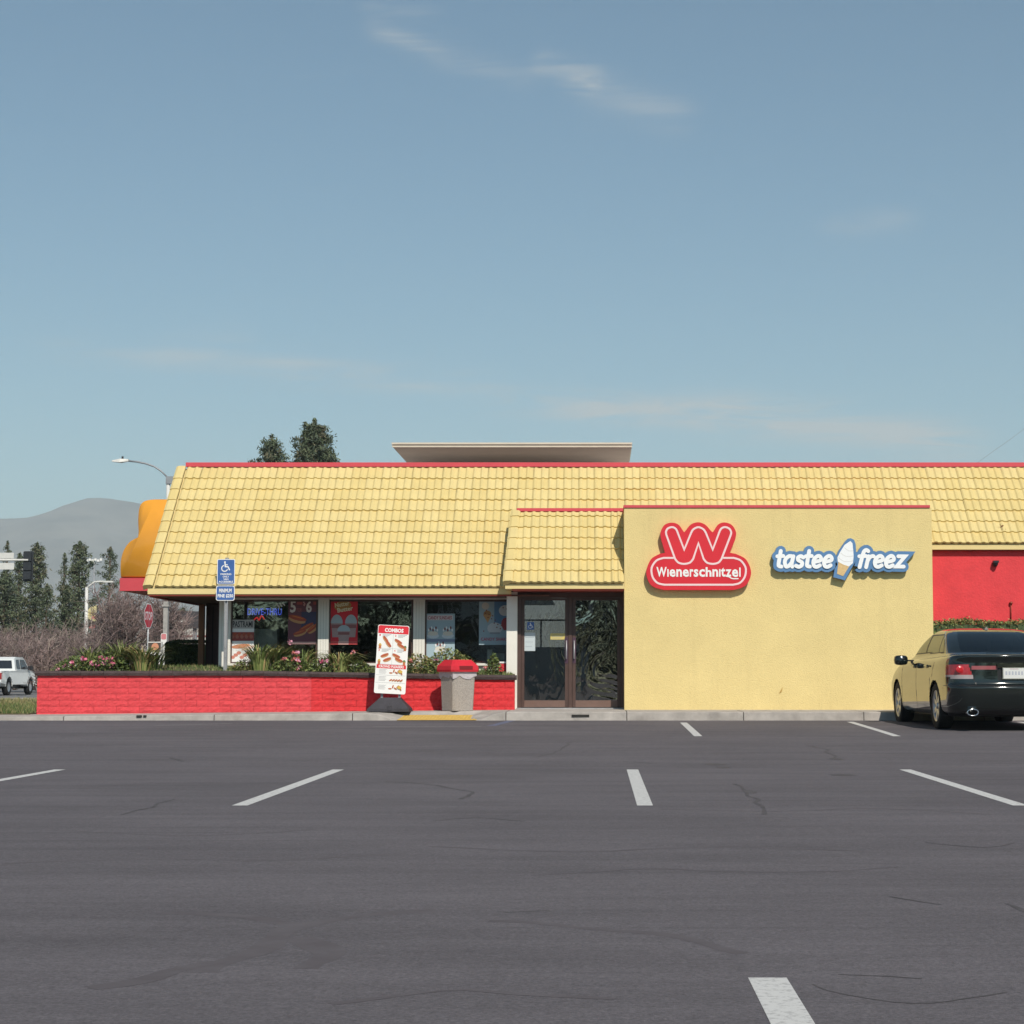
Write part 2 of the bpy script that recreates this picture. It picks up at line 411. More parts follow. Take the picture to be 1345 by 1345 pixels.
vs = []; fs = []
for Yv in Ys: vs += [(-60, Yv, gz(Yv)), (60, Yv, gz(Yv))]
for i in range(len(Ys)-1): fs.append((2*i, 2*i+1, 2*i+3, 2*i+2))
mb.add(vs, fs, ASPH, True)
lot = tag(mb.build('parking_lot'), kind='structure')

def paint(name, base, wear=.5, thr=(.40, .52)):
    m = bpy.data.materials.new(name); m.use_nodes = True; t = m.node_tree; b = t.nodes['Principled BSDF']
    g = t.nodes.new('ShaderNodeNewGeometry')
    n = t.nodes.new('ShaderNodeTexNoise'); n.inputs['Scale'].default_value = 28; n.inputs['Detail'].default_value = 6; n.inputs['Roughness'].default_value = .75
    t.links.new(g.outputs['Position'], n.inputs['Vector'])
    r = t.nodes.new('ShaderNodeMapRange'); t.links.new(n.outputs[0], r.inputs[0]); r.inputs[1].default_value = thr[0]; r.inputs[2].default_value = thr[1]
    r.inputs[3].default_value = wear
    x = t.nodes.new('ShaderNodeMixRGB'); t.links.new(r.outputs[0], x.inputs[0]); x.inputs[1].default_value = (.085, .08, .082, 1); x.inputs[2].default_value = (*base, 1)
    t.links.new(x.outputs[0], b.inputs['Base Color']); b.inputs['Roughness'].default_value = .85
    return m
LINE = paint('white_line_paint', (.55, .54, .525), .45, (.34, .50))
LINEW = paint('worn_line_paint', (.27, .265, .26), .05, (.42, .60))
LINEB = paint('worn_blue_paint', (.13, .15, .26), .05, (.40, .58))
def strip(name, pts, wid, m, dz=.0014, parent=lot):
    """flat ribbon on the lot along ground points (x, y)"""
    P = []
    for a, b in zip(pts, pts[1:]):
        k = max(1, int(math.hypot(b[0]-a[0], b[1]-a[1])/.6))
        for q in range(k): P.append((a[0]+(b[0]-a[0])*q/k, a[1]+(b[1]-a[1])*q/k))
    P.append(pts[-1]); W = wid if isinstance(wid, (list, tuple)) else None
    n = len(P); vs = []; fs = []
    for i, p in enumerate(P):
        a, b = P[max(0, i-1)], P[min(n-1, i+1)]; d = Vector((b[0]-a[0], b[1]-a[1])).normalized(); nn = Vector((-d.y, d.x))
        ww = wid*((.75+.5*mnoise.noise(Vector((p[0]*3, p[1]*3, 1.7)))) if name != 'parking_stripe' else 1)/2
        for sg in (1, -1):
            q = Vector(p)+nn*ww*sg; vs.append((q.x, q.y, gz(q.y)+dz))
        if i: fs.append((2*i-2, 2*i-1, 2*i+1, 2*i))
    mb = MB(); mb.add(vs, fs, m); o = mb.build(name, parent); o['kind'] = 'structure'; return o
for X in (-8.0, -5.27, -2.55, .325, 2.99, 5.75): strip('parking_stripe', [(X, 18.75), (X, 13.62)], .112, LINE)
for X in (1.36, 4.09, 6.85): strip('parking_stripe', [(X, 30.9 if X < 4 else 31.2), (X, 26.3)], .112, LINE)
for X in (.515, 3.24, -2.2): strip('parking_stripe', [(X, 5.93), (X, 1.0)], .118, LINE)
def G(x, y): p = onlot(x, y); return (p.x, p.y)
strip('parking_stripe', [G(203, 953), G(305, 950.5)], .12, LINEW)
strip('parking_stripe', [G(490, 954.5), G(632, 954)], .12, LINEW)
strip('parking_stripe', [G(645, 953.5), G(672, 946.6)], .14, LINEB)
strip('parking_stripe', [G(0, 947.5), G(14, 945.5)], .2, LINEW)
TAR = mat('tar_crack', (.070, .062, .065), .85, .35, 6)
TAR2 = mat('tyre_scuff', (.084, .070, .076), .9, .10, 4, col2=(.108, .096, .103))
ncr = [0]
def crack(pxs, wid, m=TAR, dz=.0004):
    ncr[0] += 1; dz += .00003*ncr[0]
    P = smooth_path([G(*p) for p in pxs], False, 5)
    P = [(p[0]+mnoise.noise(Vector((p[0]*2.2, p[1]*2.2, 0)))*.10, p[1]+mnoise.noise(Vector((p[0]*2.2, p[1]*2.2, 9)))*.10) for p in P]
    strip('tar_crack' if m is TAR else 'tyre_scuff', P, wid, m, dz)
crack([(285, 1275), (330, 1250), (385, 1222), (470, 1202), (580, 1196)], .13, TAR2)
crack([(385, 1234), (415, 1243), (432, 1258), (425, 1272)], .14, TAR2)
crack([(640, 1210), (720, 1214), (850, 1226), (930, 1238), (975, 1252)], .10, TAR2)
crack([(210, 1200), (330, 1206), (400, 1213)], .09, TAR2)
crack([(675, 1199), (735, 1196)], .03, TAR)
for c, wd in (([(0, 1135), (160, 1128), (330, 1131), (520, 1124)], .05), ([(560, 1112), (760, 1118), (960, 1112), (1140, 1119)], .06), ([(60, 1090), (240, 1097), (420, 1090)], .05), ([(700, 1150), (860, 1142), (1010, 1146), (1180, 1139)], .04),
              ([(90, 1300), (200, 1285), (300, 1262)], .10), ([(430, 1320), (620, 1300), (800, 1310)], .05), ([(880, 1062), (1010, 1066), (1160, 1062), (1300, 1070)], .06), ([(100, 1035), (240, 1028), (380, 1030)], .07), ([(540, 985), (700, 990), (880, 983)], .07)): crack(c, wd, TAR2)
for c, wd in (([(1060, 979), (1085, 985), (1100, 998)], .05), ([(968, 1030), (990, 1050), (1000, 1070)], .04),
              ([(500, 1027), (560, 1030), (620, 1042), (606, 1050)], .05), ([(705, 995), (735, 985), (750, 975)], .04), ([(820, 1000), (860, 1003)], .05), ([(1095, 1279), (1150, 1282), (1215, 1286)], .018),
              ([(1080, 1290), (1180, 1318), (1290, 1309), (1345, 1300)], .012), ([(1330, 1185), (1336, 1197), (1345, 1201)], .03), ([(1160, 1180), (1230, 1188)], .02), ([(1225, 1105), (1280, 1112), (1345, 1108)], .02),
              ([(160, 1070), (215, 1055), (225, 1050)], .03), ([(225, 995), (240, 1000)], .06), ([(560, 1078), (630, 1074), (690, 1079)], .02)):
    crack(c, wd)

OIL = mat('oil_stain', (.076, .067, .069), .8, .25, 7)
for (x, y, rx, ry) in ((940, 1004, .12, .08), (950, 1008, .07, .06), (1108, 1018, .12, .07), (1098, 997, .07, .10), (985, 1040, .05, .10)):
    c = G(x, y); n = 14; mb = MB(); ncr[0] += 1
    vs = [(c[0]+rx*(1+.5*mnoise.noise(Vector((k*.9, x, 0))))*math.cos(2*math.pi*k/n), c[1]+2.2*ry*(1+.5*mnoise.noise(Vector((k*.9, y, 5))))*math.sin(2*math.pi*k/n)) for k in range(n)]
    mb.add([(q[0], q[1], gz(q[1])+.0006+.00003*ncr[0]) for q in vs], [tuple(range(n))], OIL); o = mb.build('oil_stain', lot); o['kind'] = 'structure'
# sidewalk with a kerb, a yellow kerb ramp, and a grass verge
def zback(X):
    t = min(1, max(0, (X+9.9)/8.2)); return .232+.080*t
RX0, RX1, RF = -3.36, -2.04, .42
def zfront(X):
    zb = zback(X)-.006
    d = 0 if RX0 <= X <= RX1 else (RX0-X if X < RX0 else X-RX1)
    t = min(1, d/RF); t = t*t*(3-2*t)
    return .174+(zb-.174)*t if d < RF else zb
sidewalk = tag(bpy.data.objects.new('sidewalk', None), kind='structure'); COL.objects.link(sidewalk)
joints = [-40, -22, -14.5, -11.6, -8.9, -6.4, -4.1, -1.55, .46, 2.4, 4.4, 6.4, 8.4, 11, 20, 40]
for a, b in zip(joints, joints[1:]):
    g = .006; xs = [a+g]
    if b-a < 4:
        k = 12; xs = [a+g+(b-a-2*g)*q/k for q in range(k+1)]
    else: xs = [a+g, b-g]
    vs = []; fs = []
    for X in xs:
        zf, zb = zfront(X), zback(X); yj = .004*math.sin(X*7.3)
        mid = 32.62 if RX0-.43 < X < RX1+.43 else 31.93
        if RX0 < X < RX1: zm = .236
        else: zm = zf if mid < 32 else zf+(zb-zf)*.8
        vs += [(X, 31.80+yj, gz(31.8)-.05), (X, 31.815+yj, zf-.012), (X, 31.84, zf), (X, mid, max(zm, zf)), (X, 32.75, zb-.003), (X, 35.2, zb+.004)]
    for i in range(len(xs)-1):
        for k in range(5): q = i*6+k; fs.append((q, q+6, q+7, q+1))
    mb = MB(); mb.add(vs, fs, CONC if rnd.random() < .5 else CONC2, False)
    o = mb.build('sidewalk_slab', sidewalk); o['kind'] = 'structure'
mb = MB(); vs = []; fs = []
for i in range(13):
    X = RX0+(RX1-RX0)*i/12; vs += [(X, 31.79, gz(31.8)+.006), (X, 31.83, .181), (X, 32.62, .241)]
for i in range(12):
    for k in range(2): q = i*3+k; fs.append((q, q+3, q+4, q+1))
mb.add(vs, fs, YRAMP); ramp = mb.build('kerb_ramp', sidewalk); ramp['kind'] = 'structure'; ramp['label'] = 'worn yellow painted kerb ramp'
mb = MB()
for i in range(22):
    for j in range(11):
        X = RX0+.05+i*.058; Yd = 31.9+j*.063; Zd = .181+(Yd-31.83)*(.06/.79)
        mb.add([(X-.013, Yd-.013, Zd), (X+.013, Yd-.013, Zd), (X+.013, Yd+.013, Zd), (X-.013, Yd+.013, Zd), (X, Yd, Zd+.008)], [(0, 1, 4), (1, 2, 4), (2, 3, 4), (3, 0, 4)], YRAMP)
o = mb.build('ramp_studs', ramp); o['kind'] = 'stuff'
DARKHOLE = mat('dark_hole', (.03, .028, .025), .9, .2, 5)
for x0, x1, y0, y1 in ((751, 774, 938.6, 941.6), (179, 186, 939.5, 942), (188, 192, 939.5, 941.5)):
    a = at(x0, y1, 31.79); b = at(x1, y0, 31.79); mb = MB(); mb.box(a.x, b.x, 31.792, 31.83, a.z, b.z, DARKHOLE)
    o = mb.build('drain_slot', sidewalk); o['kind'] = 'structure'
mb = MB(); mb.box(-40, -9.92, 33.3, 52.5, .0, .25, SOIL); verge = tag(mb.build('grass_verge'), kind='structure')
ROADM = mat('road_asphalt', (.17, .165, .165), .9, .12, 1.5, .2, 30)
mb = MB(); mb.box(-70, -9, 52.73, 140, -.1, .0, ROADM); road = tag(mb.build('road'), kind='structure')
mb = MB(); mb.box(-70, -9.92, 52.5, 52.72, .0, .29, CONC); tag(mb.build('kerb'), kind='structure')
mb = MB(); mb.box(-8.9, 40, 36, 100, -.1, .17, ROADM); tag(mb.build('drive_lane'), kind='structure')

# grass
GR = [mat('grass_green', (.12, .17, .05), .8, .3, 6), mat('grass_dry', (.27, .24, .11), .85, .2, 6), mat('grass_dark', (.08, .125, .04), .8, .2, 6)]
def grass(name, n, fx, h, label, cat='grass'):
    mb = MB()
    for _ in range(n):
        x, y, z, dry = fx(); a = rnd.uniform(0, 6.28); hh = h*rnd.uniform(.6, 1.3); wd = .006+h*.05; lx, ly = rnd.gauss(0, .4)*hh, rnd.gauss(0, .4)*hh
        c, s = math.cos(a)*wd, math.sin(a)*wd
        mb.add([(x-c, y-s, z), (x+c, y+s, z), (x+lx, y+ly, z+hh)], [(0, 1, 2)], GR[1] if rnd.random() < dry else GR[0 if rnd.random() < .6 else 2])
    return tag(mb.build(name), label, cat, kind='stuff')
def fverge():
    y = 33.35+19*rnd.random()**1.6; return rnd.uniform(-19.5, -9.95), y, .25, .30 if y < 42 else .75
grass('grass', 22000, fverge, .075, 'mown lawn with dry edges beside the red planter wall')

# ------------------------------------------------------------------ planter
PL0, PL1 = at(49, 900, 33.5).x, at(676, 900, 33.5).x
planter = thing('planter_wall', 'low red split-face block wall with dark cap in front of the windows', 'wall', (PL0, 33.5, .2))
def block_mesh(name, ln, h, dep, m, seed):
    r = random.Random(seed); nx, nz = 9, 3; vs = []; fs = []
    for j in range(nz+1):
        for i in range(nx+1):
            e = i in (0, nx) or j in (0, nz)
            vs.append((ln*(i+(0 if e else r.uniform(-.3, .3)))/nx, (-r.uniform(-.004, .006) if e else -r.uniform(.0, .011)), h*(j+(0 if e else r.uniform(-.25, .25)))/nz))
    for j in range(nz):
        for i in range(nx): q = j*(nx+1)+i; fs.append((q, q+1, q+nx+2, q+nx+1))
    mb = MB(); mb.add(vs, fs, m)
    mb.add([(0, .002, 0), (ln, .002, 0), (ln, .002, h), (0, .002, h), (0, dep, 0), (ln, dep, 0), (ln, dep, h), (0, dep, h)],
           [(3, 2, 6, 7), (0, 4, 5, 1), (0, 3, 7, 4), (1, 5, 6, 2), (4, 7, 6, 5)], m)
    me = bpy.data.meshes.new(name); me.from_pydata([tuple(v) for v in mb.v], [], mb.f); me.materials.append(m); me.update(); return me
BL, BH, CH = .396, .1035, .107
blocks = {m.name: [block_mesh('brick', BL, BH, .12, m, k+hash(m.name) % 7) for k in range(6)] for m in (REDA, REDB)}
XSPLIT = at(409, 900, 33.5).x
_t = REDA.node_tree; _b = _t.nodes['Principled BSDF']; _old = _b.inputs['Base Color'].links[0].from_socket
_g = _t.nodes.new('ShaderNodeNewGeometry'); _s = _t.nodes.new('ShaderNodeSeparateXYZ'); _t.links.new(_g.outputs['Position'], _s.inputs[0])
_c = _t.nodes.new('ShaderNodeMath'); _c.operation = 'GREATER_THAN'; _c.inputs[1].default_value = XSPLIT; _t.links.new(_s.outputs[0], _c.inputs[0])
_m = _t.nodes.new('ShaderNodeMixRGB'); _t.links.new(_c.outputs[0], _m.inputs[0]); _t.links.new(_old, _m.inputs[1]); _m2 = _t.nodes.new('ShaderNodeMixRGB'); _m2.blend_type = 'MULTIPLY'; _m2.inputs[0].default_value = 1
_m2.inputs[2].default_value = (.97, .55, .55, 1); _t.links.new(_old, _m2.inputs[1]); _t.links.new(_m2.outputs[0], _m.inputs[2]); _t.links.new(_m.outputs[0], _b.inputs['Base Color'])   # the newer coat of paint starts here
ztop0 = .985
def zcap(X):
    x = PCX+X*FPX/33.5
    if x < 340: return .905
    return .905-(x-340)/(676-340)*.075
for c in range(7):
    X = PL0 - (.2 if c % 2 else 0); z = .905-CH*(c+1)+.004
    while X < PL1-.02:
        x0, x1 = max(X, PL0), min(X+BL, PL1)
        if x1-x0 > .05:
            m = REDA
            me = rnd.choice(blocks[m.name]); sx = (x1-x0)/BL
            sz = 1.0; zz = z
            if c == 0:
                top = min(zcap(x0), zcap(x1)); sz = max(.3, (top-z)/BH)
            if zz < zback(x0)-.02: sz = 1.0
            inst('brick', me, planter, (x0, 33.5+rnd.uniform(-.003, .003), zz), None, (sx, 1, sz))
        X += BL+.004
mb = MB(); mb.box(PL0+.01, PL1-.01, 33.53, 33.70, .1, .82, REDA); mb.build('mortar_core', planter)
# cap stones
X = PL0-.03; k = 0
while X < PL1+.02:
    x1 = min(X+.40, PL1+.03); mb = MB(); z0 = zcap((X+x1)/2)-.002; pts = []
    for xx in (X+.002, x1-.002):
        za, zb = zcap(xx), zcap(xx)+.085
        pts.append([(xx, 33.455+rnd.uniform(-.006, .006), za), (xx, 33.44+rnd.uniform(-.008, .008), za+.045), (xx, 33.47, zb+rnd.uniform(-.006, .006)), (xx, 33.74, zb), (xx, 33.74, za)])
    mb.add(pts[0]+pts[1], [(i, i+5, (i+1) % 5+5, (i+1) % 5) for i in range(5)]+[(0, 1, 2, 3, 4), (9, 8, 7, 6, 5)], CAPM)
    mb.build('cap_stone', planter); X = x1
weather(REDW); weather(REDA)
# left return of the wall
for c in range(7):
    z = .905-CH*(c+1)+.004
    for q in range(10):
        o = inst('brick', blocks[REDA.name][(c+q) % 6], planter, (PL0+.03, 33.64+BL+q*.4+(.2 if c % 2 else 0), z), (0, 0, -math.pi/2))
mb = MB(); mb.box(PL0-.03, PL0+.2, 33.745, 37.6, .905, .99, CAPM); mb.build('cap_stone', planter)
# soil and grass
def soilz(X, Y):
    t = min(1, max(0, (Y-33.7)/1.0)); x = PCX+X*FPX/Y
    return zcap(X)+.055+.10*t+.012*math.sin(X*3.1+Y*2)
mb = MB(); nx, ny = 60, 8; vs = []; fs = []
for j in range(ny+1):
    for i in range(nx+1):
        X = PL0+.03+(PL1-.05-PL0)*i/nx; Y = 33.72+1.1*j/ny; vs.append((X, Y, soilz(X, Y)))
for j in range(ny):
    for i in range(nx): q = j*(nx+1)+i; fs.append((q, q+1, q+nx+2, q+nx+1))
mb.add(vs, fs, SOIL, True)
mb.quad((PL0+.03, 34.82, 1.06), (-6.95, 34.82, 1.06), (-6.95, 38, 1.02), (PL0+.03, 38, 1.02), SOIL)
tag(mb.build('planter_bed'), kind='structure')
def fbed():
    if rnd.random() < .45: X, Y = rnd.uniform(PL0+.05, -6.9), rnd.uniform(33.75, 37.5); z = soilz(X, Y) if Y < 34.8 else 1.05
    else: X, Y = rnd.uniform(-6.9, PL1-.05), rnd.uniform(33.75, 34.75); z = soilz(X, Y)
    return X, Y, z, .28
grass('grass', 9000, fbed, .055, 'short patchy grass growing on top of the red planter')

# ------------------------------------------------------------------ restaurant
rest = thing('restaurant_building', 'low yellow and red restaurant with tiled mansard roof and glass front', 'building', (-1, 36, .3))
EY, EZ, RY, RZ = 34.0, 2.505, 36.5, 4.915      # eave and ridge of the big mansard
XL = at(190, 770, EY).x
XR = 14.0
VIS0, VIS1 = at(820, 800, 33.5).x, at(1225.5, 800, 33.5).x       # the yellow front block
BTOP = at(1000, 663.5, 33.5).z
mb = MB(); mb.box(VIS0, VIS1, 33.5, 36.2, .15, BTOP-.045, YELLOW); mb.build('front_block_wall', rest)['label'] = 'yellow stucco block carrying the two signs'
mb = MB(); mb.box(VIS0-.012, VIS1-.03, 33.478, 36.2, BTOP-.045, BTOP, REDP); mb.build('parapet_trim', rest)
# red wall on the right
FZ = at(1300, 722, 34.9).z
mb = MB(); mb.box(VIS1, XR, 34.98, 35.2, .15, FZ+.02, REDW); mb.build('red_wall', rest)['label'] = 'red painted stucco wall at the right'
mb = MB(); mb.box(VIS1+.003, XR, 34.86, 35.3, FZ, FZ+.10, YTRIM); mb.build('fascia', rest)
mb = MB(); mb.box(VIS1+.004, XR, 34.9, 34.979, FZ-.018, FZ-.001, RBROWN); mb.build('drip_trim', rest)
# back and side walls
qa, qb = at(688, 850, 46), at(744, 779, 46)
mb = MB(); mb.box(-7.0, qa.x, 46, 46.2, .1, 4.7, YELLOW); mb.box(qb.x, XR, 46, 46.2, .1, 4.7, YELLOW); mb.box(qa.x, qb.x, 46, 46.2, .1, qa.z, YELLOW); mb.box(qa.x, qb.x, 46, 46.2, qb.z, 4.7, YELLOW); mb.box(-7.0, -6.8, 38.7, 45.99, .1, 4.7, YELLOW)
wf = MB(); wf.box(qa.x, qb.x, 46.08, 46.12, (qa.z+qb.z)/2-.02, (qa.z+qb.z)/2+.02, BROWN); wf.box((qa.x*.6+qb.x*.4)-.02, (qa.x*.6+qb.x*.4)+.02, 46.081, 46.121, qa.z, (qa.z+qb.z)/2-.021, BROWN); wf.build('window_bars', rest); mb.build('back_wall', rest)
mb = MB(); mb.box(XL+.03, XR, RY-.05, 46.2, 4.15, 4.28, WHITE); mb.build('flat_roof', rest)  # unseen roof, made white and sunk low to bounce sun onto the canopy soffit

# mansard deck (under the tiles) and its gable end
def pt(t): return (EY+(RY-EY)*t, EZ+(RZ-EZ)*t)
mb = MB(); sl = Vector((0, RY-EY, RZ-EZ)); nrm = Vector((0, -(RZ-EZ), RY-EY)).normalized(); off = nrm*-.05
def deck(mb, x0, x1, t0, t1, m):
    y0, z0 = pt(t0); y1, z1 = pt(t1)
    a = [Vector((x0, y0, z0))+off, Vector((x1, y0, z0))+off, Vector((x1, y1, z1))+off, Vector((x0, y1, z1))+off]
    mb.add(a+[p+nrm*-.05 for p in a], [(0, 1, 2, 3), (7, 6, 5, 4), (0, 3, 7, 4), (1, 5, 6, 2), (0, 4, 5, 1)], m)
def trow(y): d = 886-y; return (d*34-3947)/(6025-d*2.5)
rows = [trow(770.3-(770.3-614.5)*k/11) for k in range(12)]
rows[0] = 0.0
deck(mb, XL+.06, VIS1, 0, 1, YTRIM); deck(mb, VIS1, XR, rows[4]-.0, 1, YTRIM)
roof = mb.build('mansard_roof', rest)
mb = MB(); mb.prism([(0, 0)]*0 or [(34.02, 2.40), (36.55, 4.85), (38.6, 4.85), (38.6, 2.40)], 0, .05, YTRIM)
ge = MB(); ge.add([(XL+.04, v.x, v.z) for v in mb.v[:4]]+[(XL+.10, v.x, v.z) for v in mb.v[:4]], [(0, 1, 2, 3), (7, 6, 5, 4), (0, 4, 5, 1), (1, 5, 6, 2), (2, 6, 7, 3), (3, 7, 4, 0)], YTRIM)
ge.build('gable_end', rest)
TW, TH = .290, .0
def tile_mesh(m, lng, half=False):
    """double-roll roof tile: x across, y up the slope, z out of the slope"""
    ys = [(-.0, .036), (lng+.05, .004)]; n = 10 if not half else 5; wd = TW if not half else TW/2
    prof = []
    for i in range(n+1):
        u = (i % 5)/5 if i < n else 1.0
        if i and i % 5 == 0: u = 0.0 if i < n else 1.0
        h = .023*max(0, math.sin(math.pi*min(1, u/.62))) if u < .62 else 0.0
        prof.append((wd*i/n+(.0 if i else 0), h))
    vs = []; fs = []
    k = len(prof)
    for y, b in ys: vs += [(p[0]-(.001 if p is prof[-1] else 0), y, b+p[1]) for p in prof]
    vs += [(p[0], 0, p[1]-.004) for p in prof]
    for i in range(k-1): fs += [(i, i+1, k+i+1, k+i), (2*k+i, 2*k+i+1, i+1, i)]
    mb = MB(); mb.add(vs, fs, m); me = bpy.data.meshes.new('roof_tile'); me.from_pydata([tuple(v) for v in mb.v], [], mb.f); me.materials.append(m); me.update()
    return me
SLOPE = math.atan2(RZ-EZ, RY-EY); SLEN = sl.length
budget = [300]
def tiles(parent, x0, x1, tlist, base, stuff_rows, hide=None, rake=True, eave_over=.05):
    joined = MB()
    tm = {}
    for k in range(len(tlist)-1):
        ln = (tlist[k+1]-tlist[k])*SLEN
        ms = [tile_mesh(m, ln) for m in TILE]; xs = x0; i = 0
        while xs < x1-.02:
            c = xs+TW/2; wv = min(1.0, (x1-xs)/TW)
            y = base[0]+(RY-EY)*tlist[k]; z = base[1]+(RZ-EZ)*tlist[k]
            sd = Vector((0, RY-EY, RZ-EZ)).normalized()
            p = Vector((xs, y, z))-sd*(eave_over if k == 0 else .022)+nrm*rnd.uniform(-.004, .006)
            if not (hide and hide(c, k)):
                me = rnd.choice(ms); ry = rnd.uniform(-.012, .012); rx = SLOPE+rnd.uniform(-.008, .012)
                if k not in stuff_rows and budget[0] > 0:
                    budget[0] -= 1; inst('roof_tile', me, parent, p, (rx, 0, ry), (wv*.995, 1, 1))
                else:
                    M = Matrix.Translation(p) @ Euler((rx, 0, ry)).to_matrix().to_4x4() @ Matrix.Diagonal((wv*.995, 1, 1, 1))
                    joined.add([M @ v.co for v in me.vertices], [tuple(q.vertices) for q in me.polygons], me.materials[0])
            xs += TW; i += 1
    if joined.v: o = joined.build('roof_tiles', parent); o['kind'] = 'stuff'
# entrance canopy roof
CEY, CEZ = 33.42, at(740, 764.0, 33.42).z
CX0, CX1 = at(662, 770, CEY).x, VIS0-.004
ctop = None
crow = [rows[k] for k in range(7)]+[rows[6]+(rows[7]-rows[6])*.45]
cy1 = CEY+(RY-EY)*crow[-1]; cz1 = CEZ+(RZ-EZ)*crow[-1]
mb = MB(); d0 = Vector((0, CEY-EY, CEZ-EZ))
a = [Vector((CX0+.10, CEY, CEZ))+off, Vector((CX1, CEY, CEZ))+off, Vector((CX1, cy1, cz1))+off, Vector((CX0+.20, cy1, cz1))+off]
mb.add(a+[p+nrm*-.05 for p in a], [(0, 1, 2, 3), (7, 6, 5, 4), (0, 3, 7, 4), (1, 5, 6, 2), (0, 4, 5, 1)], YTRIM)
mb.add([(CX0+.10, CEY+.03, CEZ-.05), (CX0+.20, cy1, cz1-.06), (CX0+.20, cy1+.1, CEZ-.05), (CX0+.18, cy1+.1, cz1-.06)], [(0, 1, 3, 2)], YTRIM)
croof = mb.build('entrance_roof', rest)
mb = MB(); tiles(croof, CX0+.14, CX1, crow, (CEY, CEZ), set())
mb = MB(); mb.box(CX0+.16, CX1, cy1-.05, cy1+.12, cz1+.005, cz1+.062, REDP); mb.build('ridge_trim', rest)
mb = MB(); mb.box(CX0+.02, CX1, CEY, 34.3, CEZ-.125, CEZ-.035, YTRIM); mb.build('fascia', rest)
mb = MB(); mb.box(CX0+.14, CX1-.002, CEY+.02, 34.28, CEZ-.15, CEZ-.126, RBROWN); mb.build('drip_trim', rest)
# main roof tiles
def hide(c, k):
    if k < 4 and c > VIS1-.2: return True
    if VIS0+.3 < c < VIS1-.3 and k < 6: return True
    if CX0+.6 < c < VIS0+.4 and k < 5: return True
    return False
tiles(roof, XL+.19, XR, rows, (EY, EZ), set(range(4, 11)), hide)
# rake tiles on the left edges
def rake(parent, x0, base, tlist, taper=0.0):
    for k in range(len(tlist)-1):
        ln = (tlist[k+1]-tlist[k])*SLEN; sd = Vector((0, RY-EY, RZ-EZ)).normalized()
        y = base[0]+(RY-EY)*tlist[k]; z = base[1]+(RZ-EZ)*tlist[k]; mb = MB()
        sect = [(-.02, -.07), (-.02, .035), (.02, .055), (.12, .06), (.155, .045), (.16, .02)]
        vs = []
        for yy, dz in ((-.05, .012), (ln+.02, -.012)):
            for sx, h in sect: vs.append(Vector((x0+sx+taper*k, 0, 0))+Vector((0, y, z))+sd*yy+nrm*(h+dz))
        n = len(sect); mb.add(vs, [(i, i+1, i+1+n, i+n) for i in range(n-1)]+[tuple(range(n-1, -1, -1))], TILE[k % 3]); mb.build('rake_tile', parent)
rake(roof, XL, (EY, EZ), rows)
rake(croof, CX0, (CEY, CEZ), crow, .012)
mb = MB(); y1, z1 = pt(1.0); mb.box(XL+.16, XR, RY-.06, RY+.12, RZ+.0, RZ+.082, REDP); mb.build('ridge_trim', rest)
# eave fascia, soffit, drip trims
zf1, zf0 = at(400, 770.5, EY).z, at(400, 780.5, EY).z
mb = MB(); mb.box(XL+.06, CX0+.10, EY-.02, EY+.05, zf0, zf1-.02, YTRIM); mb.build('fascia', rest)
mb = MB(); mb.box(XL+.07, CX0+.10, EY+.0, EY+.12, zf0-.03, zf0-.002, RBROWN); mb.box(XL+.06, XL+.16, EY+.125, 38.6, zf0-.05, zf0-.002, RBROWN); mb.build('drip_trim', rest)
mb = MB(); mb.box(XL+.161, -.9, EY+.122, 38.6, zf0-.03, zf0-.004, DBROWN); mb.build('soffit', rest)
# columns, header, low wall
WY = 34.76
ZH = at(400, 787.5, WY).z
for x0, x1 in ((288, 303), (418, 432), (543, 558)):
    a, b = at(x0, 800, WY), at(x1, 800, WY); mb = MB(); mb.box(a.x, b.x, WY, WY+.22, .3, zf0-.031, WHITE)
    for gq in range(1, 4):
        gx = a.x+(b.x-a.x)*gq/4; mb.box(gx-.004, gx+.004, WY-.003, WY-.0005, .3, zf0-.1, mat('white_groove', (.55, .53, .48), .7))
    mb.build('column', rest)
pa, pb = at(665.5, 800, 34.14), at(679.5, 800, 34.14)
mb = MB(); mb.box(pa.x, pb.x, 34.14, 34.32, .29, CEZ-.151, WHITE); mb.build('column', rest)['label'] = 'white post beside the entrance doors'
mb = MB(); mb.box(-6.75, pa.x+.1, WY+.03, WY+.2, ZH, zf0-.031, WHITE); mb.build('header', rest)
ZS = at(400, 872, WY).z
mb = MB(); mb.box(-6.8, pa.x+.1, WY+.03, WY+.2, .2, ZS, WHITE); mb.build('low_wall', rest)
# windows
wins = [(303, 418), (432, 543), (558, 672)]
for x0, x1 in wins:
    a, b = at(x0, 800, WY+.08), at(x1, 800, WY+.08); mb = MB(); f = .035
    mb.box(a.x, a.x+f, WY+.06, WY+.13, ZS, ZH, BROWN); mb.box(b.x-f, b.x, WY+.06, WY+.13, ZS, ZH, BROWN)
    mb.box(a.x+f, b.x-f, WY+.06, WY+.13, ZH-f, ZH, BROWN); mb.box(a.x+f, b.x-f, WY+.06, WY+.13, ZS, ZS+f, BROWN)
    w_ = mb.build('window', rest); mb = MB(); mb.box(a.x+f, b.x-f, WY+.09, WY+.098, ZS+f, ZH-f, WGLASS); mb.build('pane', w_)
    mb = MB(); mb.box(a.x-.01, b.x+.01, WY-.03, WY+.028, ZS-.03, ZS+.012, WHITE); mb.build('sill', w_)
